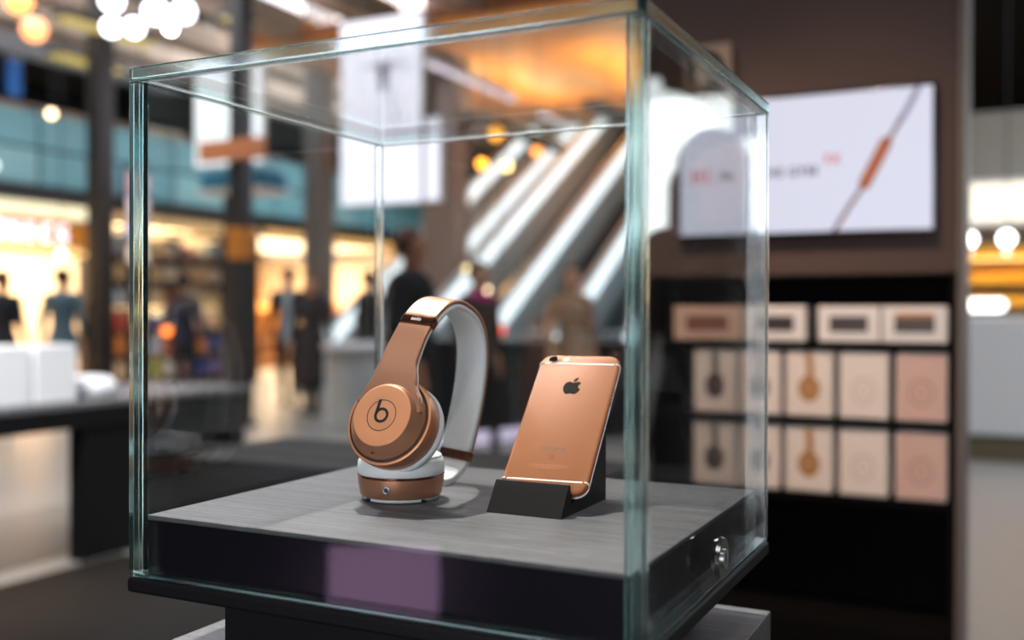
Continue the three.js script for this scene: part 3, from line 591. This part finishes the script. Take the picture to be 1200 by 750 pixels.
// goods shelves facing the hall in the second shop
{
  const sx = -12.75, z0 = -13.55, z1 = -10.35, levels = [0.15, 0.55, 0.95, 1.35, 1.75, 2.15];
  const u = thing('goods_shelf', 'tall open shelf full of coloured goods in the shop beside the dark column', 'shelf', [sx, 0, (z0 + z1) / 2]);
  mesh('back_panel', ext(-0.24, -0.2, 0, 2.62, z0 - (z0 + z1) / 2, z1 - (z0 + z1) / 2), M.warmWhite, u);
  for (const y of [...levels, 2.55]) mesh('shelf_board', ext(-0.2, 0.2, y - 0.03, y, -1.58, 1.58), M.shelfWood, u);
  for (const z of [-1.59, -0.53, 0.53, 1.59]) mesh('upright', ext(-0.2, 0.19, 0, 2.6, z - 0.01, z + 0.01), M.slab, u);
  for (const y of [2.55, 1.35]) { mesh('shelf_lamp', bx(0.04, 0.02, 3.0, 0.12, y - 0.045, 0), glow(0xffd9a0, 3), u); rectLight(3.0, 0.03, 0xffd9a0, 100, [0.12, y - 0.06, 0], [sx - 1.5, y - 2, (z0 + z1) / 2], u); }  // added lamp strips under the boards, brightening the goods
  const kinds = [['white', 0xf1ebe0], ['cream', 0xf0d8a8], ['orange', 0xe88a2a], ['red', 0xc92f2c], ['blue', 0x27489a], ['yellow', 0xe4c63e], ['pale blue', 0xb4c8dc], ['violet', 0x7d74ad], ['green', 0xa4b24a], ['pink', 0xdfa6b0]];
  const rows = [[7, 4, 9, 0, 8, 6, 1, 7, 4], [4, 2, 8, 3, 6, 0, 2, 4, 2], [1, 0, 3, 6, 4, 1, 3, 0, 2], [1, 1, 0, 2, 1, 3, 6, 1, 5], [0, 1, 1, 0, 1, 2, 1, 0, 1], [6, 0, 9, 0, 1, 0, 6, 0, 9]];
  const mats = kinds.map(([, c]) => mat(c, 0.55)), where = ['lowest', 'second', 'third', 'fourth', 'fifth', 'top'];
  seed = 91;
  rows.forEach((row, r) => row.forEach((k, i) => {
    const h = 0.20 + rnd() * 0.12, w = 0.25 + rnd() * 0.06, z = (z0 + z1) / 2 - 1.06 + Math.floor(i / 3) * 1.06 + (i % 3 - 1) * 0.335;
    const b = thing('goods_box', kinds[k][0] + ' goods box on the ' + where[r] + ' shelf' + ' board, ' + ['bay farther from', 'middle bay beside', 'bay nearer'][Math.floor(i / 3)] + ' the dark column', 'box', [sx + 0.02, levels[r] + 0.0005, z], 0, kinds[k][0] + ' boxes on the ' + where[r] + ' goods shelf board');
    mesh('carton', rb(0.28, h, w, 0.01, 0, h / 2, 0, 1), mats[k], b);
  }));
}
// displays inside the bright shops
{
  const spots = [[-15.2, -6.2, 0xd98a2e], [-15.4, -8.3, 0xe0a24a], [-14.6, -9.4, 0xc96f24], [-14.8, -15.2, 0xd98a3a], [-15.0, -17.4, 0xe3b06a], [-14.4, -18.9, 0xb8692c], [-15.0, -22, 0xd89a4a]];
  const words = ['at the left of the electronics shop', 'in the middle of the electronics shop', 'near the pier of the electronics shop', 'at the left of the middle shop', 'in the middle of the middle shop', 'at the right of the middle shop', 'in the far shop'];
  spots.forEach(([x, z, c], i) => {
    const t = thing('shop_gondola', 'warm orange-brown display gondola ' + words[i], 'shelf', [x, 0, z], 0, 'display gondolas in the shops');
    mesh('gondola_base', rb(0.8, 0.3, 1.3, 0.02, 0, 0.151, 0), M.shelfWood, t);
    mesh('gondola_back', rb(0.06, 1.1, 1.3, 0.01, 0, 0.86, 0), mat(c, 0.6), t);
    for (const y of [0.62, 0.95, 1.25]) mesh('gondola_shelf', rb(0.7, 0.03, 1.26, 0.008, 0, y, 0), mat(c, 0.6), t);
  });
  // cream display panels on the back wall, one by one
  for (let z = -5.2, k = 0; z > -24; z -= 1.45, k++) {
    const t = thing('back_display', 'framed ' + (k % 3 === 1 ? 'amber' : 'cream') + ' display panel on the shop back wall', 'panel', [-17.15, 1.0, z], 0, (k % 3 === 1 ? 'amber' : 'cream') + ' panels on the shop back wall');
    mesh('display_frame', rb(0.05, 1.2, 1.3, 0.01, 0, 0.5, 0), M.shelfWood, t);
    mesh('display_board', rb(0.02, 1.06, 1.16, 0.005, 0.035, 0.5, 0), k % 3 === 1 ? mat(0xe8a860, 0.6) : M.warmWhite, t);
  }
}

// ================================================================ HANGING SCREENS AND LAMPS
function screen(name, label, category, x0, x1, y0, y1, z, tex, power, tint = 0xffffff) {
  const t = thing(name, label, category, [(x0 + x1) / 2, y0, z]);
  const w = x1 - x0, h = y1 - y0;
  mesh('screen_case', rb(w + 0.04, h + 0.04, 0.08, 0.01, 0, h / 2, -0.05), M.white, t);
  mesh('screen_face', new THREE.PlaneGeometry(w, h).translate(0, h / 2, -0.008), new THREE.MeshStandardMaterial({ color: 0x202020, emissive: tint, emissiveMap: tex, emissiveIntensity: power, roughness: 0.5 }), t);
  rectLight(w, h, 0xeae6ff, power, [0, h / 2, 0.0], [(x0 + x1) / 2, (y0 + y1) / 2, 20], t);
  for (const s of [-1, 1]) mesh('hanging_cable', cyl(0.01, 0.01, 6.6 - y1, s * w * 0.3, h + (6.6 - y1) / 2, -0.05, 8), M.steel, t);
}
screen('hanging_banner', 'pale lit banner hanging behind the slim orange-banded column', 'banner', -9.45, -8.35, 3.15, 4.45, -9.55, canvasTexture(128, 128, (c, w, h) => { c.fillStyle = '#eef1f4'; c.fillRect(0, 0, w, h); c.fillStyle = '#dfe6ea'; c.fillRect(0, 84, w, 6); }), 1.8);
screen('hanging_screen', 'large lilac-white hanging screen with a small dark drone figure', 'screen', -7.15, -6.02, 2.55, 4.75, -9.6, canvasTexture(256, 480, (c, w, h) => {
  c.fillStyle = '#ecebf8'; c.fillRect(0, 0, w, h);
  c.fillStyle = '#8a8596'; c.fillRect(w * 0.24, 118, w * 0.56, 7);
  c.fillStyle = '#5c5868'; c.beginPath(); c.moveTo(w * 0.43, 112); c.lineTo(w * 0.63, 112); c.lineTo(w * 0.57, 190); c.lineTo(w * 0.50, 190); c.closePath(); c.fill();
}), 1.7);
screen('hanging_screen', 'smaller plain lilac-white screen half behind the large one', 'screen', -6.70, -5.98, 2.60, 3.58, -9.95, canvasTexture(32, 32, (c, w, h) => { c.fillStyle = '#ecebf8'; c.fillRect(0, 0, w, h); }), 1.6);
// linear lamps over the hall
function linearLamp(label, x, y, z0, z1, w = 0.11) {
  const t = thing('linear_lamp', label, 'lamp', [x, y, (z0 + z1) / 2], 0, 'linear ceiling lamps');
  const d = Math.abs(z1 - z0);
  mesh('lamp_case', rb(w + 0.02, 0.06, d, 0.01, 0, 0.045, 0), M.white, t);
  mesh('lamp_glow', rb(w, 0.03, d - 0.02, 0.01, 0, 0, 0), glow(0xf6e8f4, 1.6), t);
  for (const s of [-0.4, 0.4]) mesh('lamp_cable', cyl(0.006, 0.006, 0.7, 0, 0.42, s * d, 6), M.slab, t);
  rectLight(w, d, 0xf6e8f4, 6, [0, -0.03, 0], [x, -5, (z0 + z1) / 2], t);
}
linearLamp('long pinkish white linear lamp in front of the orange raft', -6.03, 4.2, -9.75, -12.1);
linearLamp('short pinkish white linear lamp farther along under the orange raft', -6.14, 4.2, -13.2, -14.4);
// orange ceiling raft, panel by panel
{
  const r = thing('orange_ceiling_raft', 'large orange panelled ceiling raft above the escalators', 'ceiling raft', [-6.4, 5.0, -14.6]);
  for (let i = 0; i < 5; i++) for (let k = 0; k < 5; k++) mesh('raft_panel', rb(1.28, 0.05, 1.58, 0.01, -2.6 + i * 1.3, 0.03, -3.2 + k * 1.6), (i + k) % 4 ? M.orange : mat(0xd9a66a, 0.6), r);
  mesh('raft_edge', ext(-3.3, 3.3, -0.05, 0.12, 4.02, 4.08), mat(0x9a5a2a, 0.6), r);
  for (const [x, z] of [[-2, -2], [2, -2], [-2, 2], [2, 2]]) mesh('raft_hanger', cyl(0.02, 0.02, 1.5, x, 0.8, z, 8), M.slab, r);
}
// added uplights, put in to brighten the raft from below
for (const [x, words] of [[-7.05, 'on the screen side'], [-5.1, 'on the display wall side']]) {
  const t = thing('added_uplight', 'added warm uplight under the orange raft ' + words, 'uplight', [x, 4.25, -14.4], 0, 'added uplights');
  mesh('trough', rb(0.3, 0.10, 3.6, 0.02, 0, -0.07, 0), M.slab, t);
  mesh('uplight_lamp_glow', bx(0.2, 0.02, 3.4, 0, -0.01, 0), glow(0xffd9a8, 3), t);
  for (const s of [-1, 1]) mesh('trough_hanger', cyl(0.01, 0.01, 0.77, 0.13, 0.37, s * 1.4, 8), M.slab, t);
  rectLight(0.2, 3.4, 0xffe2b8, 34, [0, 0.01, 0], [x, 9, -14.4], t);
}
// round lamps
function globe(pos, r, color, power, label, hang = true) {
  const t = thing('globe_lamp', label, 'lamp', pos, 0, 'round lamps');
  mesh('lamp_globe', new THREE.SphereGeometry(r, 20, 14), glow(color, power), t);
  mesh('lamp_cap', cyl(r * 0.5, r * 0.6, r * 0.5, 0, r * 1.05, 0, 16), M.slab, t);
  if (hang) mesh('lamp_cord', cyl(0.006, 0.006, 6.55 - pos[1] - r, 0, (6.55 - pos[1] - r) / 2 + r, 0, 6), M.slab, t);
  const l = new THREE.PointLight(color, power * r * r * 2.5); l.castShadow = true; l.shadow.radius = r / 0.02; t.add(l);
}
[[-9.5, 4.62, -6.95, 0.14, 0xff9a3a, 3.5, 'large orange globe lamp under the nearest ceiling beams'], [-9.32, 4.30, -7.0, 0.13, 0xff9d58, 3.2, 'peach globe lamp just below the orange globe lamp'],
  [-9.30, 3.42, -7.2, 0.045, 0xffd9a8, 8, 'small warm globe lamp before the upper floor windows'], [-9.68, 2.82, -6.78, 0.045, 0xdff2f4, 3, 'small pale globe lamp before the teal parapet'],
  [-9.06, 1.86, -7.13, 0.045, 0xffe8c4, 9, 'small warm globe lamp under the electronics sign'],
  [-8.58, 4.33, -7.38, 0.095, 0xf4f6ff, 8, 'white globe lamp at the end of the lamp cluster'], [-8.37, 4.33, -7.5, 0.095, 0xf4f6ff, 8, 'white globe lamp second in the lamp cluster'], [-8.42, 4.56, -7.24, 0.11, 0xf4f6ff, 8, 'white globe lamp high in the lamp cluster'],
  [-8.16, 4.50, -7.6, 0.12, 0xf4f6ff, 8, 'largest white globe lamp in the lamp cluster'], [-8.01, 4.32, -7.67, 0.055, 0xfff2e2, 22, 'small bright warm lamp below the lamp cluster'], [-7.88, 4.50, -7.73, 0.11, 0xeef4ff, 7, 'white globe lamp at the column side of the lamp cluster'],
  [-4.97, 2.86, -9.16, 0.05, 0xff9a20, 9, 'small orange lamp left of the escalators'], [-4.84, 3.2, -9.25, 0.08, 0xffa024, 4, 'larger orange lamp above the small orange lamps'], [-4.74, 2.84, -9.3, 0.05, 0xffd080, 8, 'small yellow lamp beside the small orange lamp'], [-4.45, 3.0, -9.45, 0.05, 0xff9a40, 5, 'small amber lamp nearest the escalators'],
  [-5.2, 1.72, -9.3, 0.05, 0xffe49a, 6, 'small yellow lamp low beside the escalator foot'], [-5.08, 1.50, -9.45, 0.05, 0xffdcb0, 7, 'small cream lamp under the low yellow lamp'],
  [-4.62, 1.06, -8.9, 0.055, 0xff4a2a, 4, 'small red lamp on a cord over the black counter'], [-9.4, 1.0, -9.0, 0.06, 0xff7a20, 5, 'small bright orange lamp in front of the goods shelf'],
].forEach(([x, y, z, r, c, p, l]) => globe([x, y, z], r, c, p, l));
for (const [x, y, z, d, words] of [[-9.35, 4.52, -8.0, 1.3, 'by the white lamp cluster'], [-9.9, 4.25, -8.2, 1.0, 'below the white lamp cluster'], [-7.9, 4.62, -8.6, 0.4, 'over the slim column']]) {
  const t = thing('yellow_light_trough', 'yellow lit ceiling trough ' + words, 'lamp', [x, y, z], 0, 'yellow light troughs');
  mesh('trough_case', rb(0.26, 0.06, d, 0.01, 0, 0.06, 0), M.slab, t); mesh('trough_lamp', rb(0.22, 0.04, d - 0.04, 0.015, 0, 0, 0), glow(0xd9bf2c, 0.7), t);
  for (const s of [-0.4, 0.4]) mesh('trough_hanger', cyl(0.006, 0.006, 6.5 - y, 0, (6.5 - y) / 2 + 0.09, s * d, 6), M.slab, t);
}
for (const [x, z, words] of [[-8.0, -12.5, 'above the far screens'], [-9.9, -11.0, 'above the slim column'], [-6.7, -10.2, 'above the large screen']]) {
  const t = thing('roof_light', 'pale blue roof light panel ' + words, 'roof light', [x, 6.5, z], 0, 'roof lights');
  mesh('roof_frame', rb(1.3, 0.08, 1.5, 0.01, 0, 0.04, 0), M.slab, t); mesh('roof_window_glow', bx(1.1, 0.02, 1.3, 0, -0.01, 0), glow(0xbfd8e0, 0.75), t);
}

// ================================================================ ESCALATORS
function escalator(label, xa, xb, z0, rise) {
  const cx = (xa + xb) / 2, t = thing('escalator', label, 'escalator', [cx, 0, z0], 0, 'escalators');
  const k = 0.60, run = rise / k, hw = (xb - xa) / 2;
  const s = new THREE.Shape([[0.9, 0], [-0.2, 0.0], [-0.2, 0.06], [0.0, 0.06], [-run, rise + 0.06], [-run - 1.2, rise + 0.06], [-run - 1.2, rise - 0.5], [-run, rise - 0.7], [-1.0, 0]].slice(1).map(([z, y]) => new THREE.Vector2(z, y)));
  const truss = new THREE.ExtrudeGeometry(s, { depth: 2 * hw - 0.1, bevelEnabled: false }).rotateY(-Math.PI / 2).translate(hw - 0.05, 0, 0);
  mesh('truss', truss, mat(0x4c5458, 0.5, 0.3), t);
  const n = Math.round(rise / 0.2);
  for (let i = 0; i < n; i++) mesh('step', bx(2 * hw - 0.14, 0.05, 0.33, 0, 0.12 + i * 0.2, -0.1 - i * 0.2 / k), M.escStep, t);
  for (const sx of [-hw, hw]) {
    const b = mesh('balustrade', [bar([sx, 0.48, 0.0], [sx, rise + 0.48, -run], 0.05, 0.62), bar([sx, 0.48, 0.7], [sx, 0.48, -0.1], 0.05, 0.72)], M.escSide, t);
    mesh('light_strip', [bar([sx, 0.86, 0.0], [sx, rise + 0.86, -run], 0.08, 0.22)], glow(0xe6f4fa, 1.5, 0xdde6ea), b);
    mesh('handrail', [bar([sx, 1.02, 0.0], [sx, rise + 1.02, -run], 0.09, 0.05), bar([sx, 1.02, 0.7], [sx, 1.02, -0.02], 0.09, 0.05)], mat(0xc4d2d8, 0.4), b);
  }
}
escalator('white-edged escalator nearest the display wall', -4.61, -3.70, -10.3, 5.2);
escalator('white-edged escalator between the other two', -6.60, -5.61, -10.35, 5.2);
escalator('white-edged escalator farthest from the display wall', -8.5, -7.6, -11.2, 5.2);

// ================================================================ SHOP BEYOND THE DISPLAY WALL
{
  const t = thing('kiosk', 'bright kiosk with white lit sign band and yellow shelves beyond the display wall', 'kiosk', [0.6, 0, -9.3]);
  mesh('kiosk_back', ext(-1.0, 1.4, 0, 3.1, -0.5, -0.42), mat(0x9a9488, 0.7), t);
  mesh('sign_case', ext(-1.0, 1.4, 2.02, 2.42, -0.42, 0.1), M.white, t);
  mesh('lit_face', ext(-0.98, 1.38, 2.06, 2.38, 0.1, 0.12), glow(0xfff6da, 1.4), t);
  for (const y of [1.80, 1.55, 1.36]) mesh('yellow_shelf', rb(2.3, 0.09, 0.4, 0.01, 0.2, y, -0.2), mat(0xe8ab2c, 0.5), t);
  mesh('shelf_lamp', bx(2.2, 0.03, 0.06, 0.2, 1.73, 0.0), glow(0xffc050, 2.5), t);
  rectLight(2.2, 0.06, 0xffc050, 30, [0.2, 1.71, 0.0], [0.8, -3, -9.3], t);
  mesh('cabinet', rb(2.3, 1.0, 0.5, 0.02, 0.2, 0.72, 0.2), M.white, t);
  mesh('cabinet_plinth', rb(2.3, 0.2, 0.46, 0.01, 0.2, 0.1, 0.2), mat(0x6a5f48, 0.5), t);
  mesh('tube_light', new THREE.CapsuleGeometry(0.05, 0.26, 6, 16).rotateZ(Math.PI / 2).translate(-0.62, 1.32, 0.35), glow(0xffffff, 4), t);
}
for (const [x, w] of [[-0.13, 'beside the display wall trim'], [0.16, 'farther from the display wall trim']]) {
  const t = thing('globe_pendant', 'white globe pendant in front of the bright kiosk ' + w, 'lamp', [x, 1.88, -8.9], 0, 'white globe pendants');
  mesh('lamp_globe', new THREE.SphereGeometry(0.06, 20, 14), glow(0xffffff, 8), t); mesh('lamp_stem', cyl(0.02, 0.02, 0.08, 0, -0.1, 0, 10), glow(0xffffff, 2), t); mesh('lamp_cord', cyl(0.006, 0.006, 4.6, 0, 2.36, 0, 6), M.slab, t);
}
// unseen lit panel, shaped to give the white reflection in the side pane
{
  const t = thing('unseen_lit_panel', 'unseen tall white lit panel with a curved shoulder, mirrored in the side pane', 'sign', [1.7, 0, -6.4]);
  const s = new THREE.Shape(); s.moveTo(-0.18, 1.2); s.lineTo(0.62, 1.2); s.lineTo(0.62, 2.92); s.lineTo(0.36, 2.92); s.lineTo(0.33, 2.82); s.bezierCurveTo(0.12, 2.8, -0.06, 2.62, -0.10, 2.45); s.lineTo(-0.18, 2.42);
  mesh('lit_face', new THREE.ExtrudeGeometry(s, { depth: 0.06, bevelEnabled: false, curveSegments: 16 }), glow(0xeaf4f4, 2.2), t);
  mesh('side_light', rb(0.2, 0.62, 0.06, 0.02, -0.32, 2.13, 0.03), glow(0xeaf4f4, 1.8), t);
  mesh('panel_post', ext(-0.45, 0.62, 0, 1.2, -0.02, 0.05), M.white, t);
  rectLight(0.8, 1.5, 0xeaf4f4, 2, [0.22, 2.0, 0.08], [1.92, 2.0, 5], t);
}
// unseen lilac panel behind the photographer, placed for the reflection in the plinth front
{
  const t = thing('unseen_lilac_panel', 'unseen lilac lit panel behind the photographer, mirrored in the plinth front', 'light box', [-1.57, 0, 2.1], 2.6);
  mesh('box_case', rb(0.42, 0.56, 0.12, 0.01, 0, 0.281, 0), M.black, t);
  mesh('light_panel', bx(0.34, 0.25, 0.01, 0, 0.40, 0.061), glow(0xd8a8dc, 0.85), t);
  rectLight(0.34, 0.25, 0xd8a8dc, 0.85, [0, 0.40, 0.07], [-1.57 + Math.sin(2.6) * 4, 0.40, 2.1 + Math.cos(2.6) * 4], t);
}

// ================================================================ PEOPLE
// a body as tapered bones joined smoothly into one skin, coloured by what covers it
function person(label, x, z, turn, o) {
  const t = thing('person', label, 'person', [x, 0, z], turn, undefined);
  const st = o.stride ?? 0.12, h = (o.height ?? 1.75) / 1.78, coat = o.hem ?? 0.85, k = o.bulk ?? 1;
  const B = [];
  const bone = (a, b, ra, rb2) => B.push([a, b, ra, rb2]);
  for (const s of [-1, 1]) {
    const f = s * st;
    bone([s * 0.10, 0.93, 0], [s * 0.105, 0.50, f * 0.6 + 0.02], 0.088 * k, 0.058); bone([s * 0.105, 0.50, f * 0.6 + 0.02], [s * 0.10, 0.09, f], 0.055, 0.040); bone([s * 0.10, 0.045, f - 0.03], [s * 0.11, 0.035, f + 0.15], 0.042, 0.034);
    const a = o.bend ? 0.16 : -f * 0.6, wy = o.bend ? 1.08 : 0.90;
    bone([s * 0.175, 1.43, -0.01], [s * 0.235 * k, 1.16, -0.03], 0.062 * k, 0.050 * k); bone([s * 0.235 * k, 1.16, -0.03], [s * (o.bend ? 0.13 : 0.25), wy, a + 0.04], 0.047 * k, 0.034);
    bone([s * (o.bend ? 0.13 : 0.25), wy, a + 0.04], [s * (o.bend ? 0.10 : 0.25), wy - (o.bend ? 0.0 : 0.09), a + (o.bend ? 0.12 : 0.06)], 0.034, 0.030);
    for (let q = 0; q < 4; q++) bone([s * (0.25) * (o.bend ? 0.4 : 1), wy - (o.bend ? 0 : 0.09), a + 0.03 + q * 0.02 + (o.bend ? 0.09 : 0)], [s * 0.245 * (o.bend ? 0.4 : 1), wy - (o.bend ? 0.03 : 0.165), a + 0.035 + q * 0.02 + (o.bend ? 0.13 : 0)], 0.010, 0.009);
  }
  bone([0, 0.98, 0], [0, 1.18, 0.005], 0.135 * k, 0.130 * k); bone([0, 1.18, 0.005], [0, 1.36, 0], 0.130 * k, 0.150 * k); bone([-0.13, 1.42, -0.01], [0.13, 1.42, -0.01], 0.085 * k, 0.085 * k);
  if (coat < 0.9) bone([0, 0.98, 0], [0, coat, 0], 0.155 * k, 0.175 * k);
  bone([0, 1.44, -0.01], [0, 1.56, 0.01], 0.055, 0.050); bone([0, 1.60, 0.03], [0, 1.685, 0.015], 0.070, 0.092); bone([0, 1.615, 0.095], [0, 1.64, 0.10], 0.014, 0.012);
  const dist = (px, py, pz) => {
    let d = 9;
    for (const [a, b, ra, rb2] of B) {
      const ux = b[0] - a[0], uy = b[1] - a[1], uz = b[2] - a[2], l = ux * ux + uy * uy + uz * uz;
      const q = Math.max(0, Math.min(1, ((px - a[0]) * ux + (py - a[1]) * uy + (pz - a[2]) * uz) / l));
      const e = Math.hypot(px - a[0] - ux * q, py - a[1] - uy * q, pz - a[2] - uz * q) - (ra + (rb2 - ra) * q), w = Math.max(0.03 - Math.abs(d - e), 0) / 0.03;
      d = Math.min(d, e) - w * w * 0.03 * 0.25;
    }
    return d;
  };
  const n = o.cells ?? 64, mc = new MarchingCubes(n, M.black, false, false, 60000), sx = 0.42, sy = 0.92, sz = 0.42, hf = n / 2;
  for (let c = 0; c < n; c++) for (let b = 0; b < n; b++) for (let a = 0; a < n; a++) mc.field[c * n * n + b * n + a] = -dist((a - hf) / hf * sx, (b - hf) / hf * sy + 0.9, (c - hf) / hf * sz);
  mc.isolation = 0; mc.update();
  const cnt = mc.count, pos = new Float32Array(cnt * 3), nor = new Float32Array(cnt * 3), col = new Float32Array(cnt * 3);
  const C = (hex) => new THREE.Color(hex).toArray(), skin = C(o.skin ?? 0xc89878), top = C(o.top), leg = C(o.legs ?? 0x15161a), shoe = C(0x0c0c0d), inner = C(o.shirt ?? o.top);
  for (let i = 0; i < cnt; i++) {
    const px = mc.positionArray[i * 3] * sx, py = mc.positionArray[i * 3 + 1] * sy + 0.9, pz = mc.positionArray[i * 3 + 2] * sz, e = 0.004;
    pos.set([px * h, py * h, pz * h], i * 3);
    const g = V(dist(px + e, py, pz) - dist(px - e, py, pz), dist(px, py + e, pz) - dist(px, py - e, pz), dist(px, py, pz + e) - dist(px, py, pz - e)).normalize();
    nor.set([g.x, g.y, g.z], i * 3);
    const hand = Math.abs(px) > (o.bend ? 0.02 : 0.2) && (o.bend ? pz > 0.22 && py < 1.16 : py < 0.93 && py > 0.6 && Math.abs(px) > 0.21);
    col.set(py > 1.53 || hand ? skin : py < 0.09 ? shoe : py < coat ? leg : Math.abs(px) < 0.045 && pz > 0.05 && o.shirt ? inner : top, i * 3);
  }
  const g = new THREE.BufferGeometry();
  g.setAttribute('position', new THREE.BufferAttribute(pos, 3)); g.setAttribute('normal', new THREE.BufferAttribute(nor, 3)); g.setAttribute('color', new THREE.BufferAttribute(col, 3));
  mesh('body', g, new THREE.MeshStandardMaterial({ vertexColors: true, roughness: 0.8 }), t);
  const hair = [new THREE.SphereGeometry(0.105, 24, 16).scale(0.93, 1.0, 1.02).translate(0, 1.70, -0.012)];
  if (o.longHair) hair.push(new THREE.CapsuleGeometry(0.095, 0.26, 6, 18).scale(1.05, 1, 0.62).translate(0, 1.50, -0.075), new THREE.CapsuleGeometry(0.03, 0.24, 6, 12).translate(0.09, 1.53, 0.0), new THREE.CapsuleGeometry(0.03, 0.24, 6, 12).translate(-0.09, 1.53, 0.0));
  mesh('hair', merge(hair).scale(h, h, h), mat(o.hair ?? 0x1d1512, 0.7), t);
  for (const s of [-1, 1]) mesh('eye', new THREE.SphereGeometry(0.012, 10, 8).translate(s * 0.034, 1.655, 0.092).scale(h, h, h), M.black, t);
  if (o.scarf) mesh('scarf', new THREE.TorusGeometry(0.085, 0.04, 10, 24).rotateX(Math.PI / 2).scale(1.1, 1.2, 1).translate(0, 1.47, 0.01).scale(h, h, h), mat(o.scarf, 0.7), t);
}
const away = 0.458 + Math.PI;
person('person in a black suit and pale shirt walking between the columns', -8.12, -9.82, 0.5, { top: 0x121318, shirt: 0xa9b4ba, legs: 0x0e0f13, stride: 0.2, height: 1.8 });
person('person in a dark dress beside the black suit', -7.4, -9.35, 0.3, { top: 0x2a2022, legs: 0x1a1516, hem: 0.45, hair: 0x3a2418, longHair: true, height: 1.68 });
person('person in navy blue standing before the goods shelf', -9.33, -9.22, away, { top: 0x12182e, legs: 0x10121a, height: 1.72 });
person('person in a grey-teal jacket looking into the electronics shop', -9.9, -7.85, away, { top: 0x46606c, legs: 0x2a3640, height: 1.74 });
person('person in a black jacket at the left of the electronics shop', -10.1, -7.2, away, { top: 0x14161c, legs: 0x181a20, hair: 0x5a3a22, height: 1.7 });
person('person in a black coat with brown hair passing the escalators', -3.35, -5.1, 1.9, { top: 0x0d0e12, legs: 0x0b0c10, hem: 0.6, bulk: 1.15, hair: 0x5c3a28, skin: 0xb07a5c, height: 1.78, cells: 72 });
person('person with a magenta scarf behind the headphones', -3.85, -7.0, 1.2, { top: 0x4a3a30, legs: 0x1c1a1c, scarf: 0xc0187a, hair: 0x2c1a14, height: 1.66 });
person('person in a dark olive parka beyond the white pod counter', -7.2, -10.3, 2.6, { top: 0x22241f, legs: 0x15161a, bulk: 1.2, height: 1.76 });
person('person in a beige coat near the escalator foot', -3.55, -8.3, 0.8, { top: 0x9a7a5c, legs: 0x2c2420, hem: 0.6, hair: 0x6a4a32, height: 1.68 });
person('person with long dark hair and black coat beyond the display wall end', 0.54, -2.20, -0.9, { top: 0x0b0b0d, legs: 0x0a0a0c, hem: 0.45, bulk: 1.12, hair: 0x1c120e, longHair: true, skin: 0x9a705a, height: 1.74, cells: 72 });

scene.traverse((o) => { if (o.isMesh) { o.castShadow = true; o.receiveShadow = true; } if (o.isLight && o.shadow) o.castShadow = true; });
renderer.render(scene, camera);
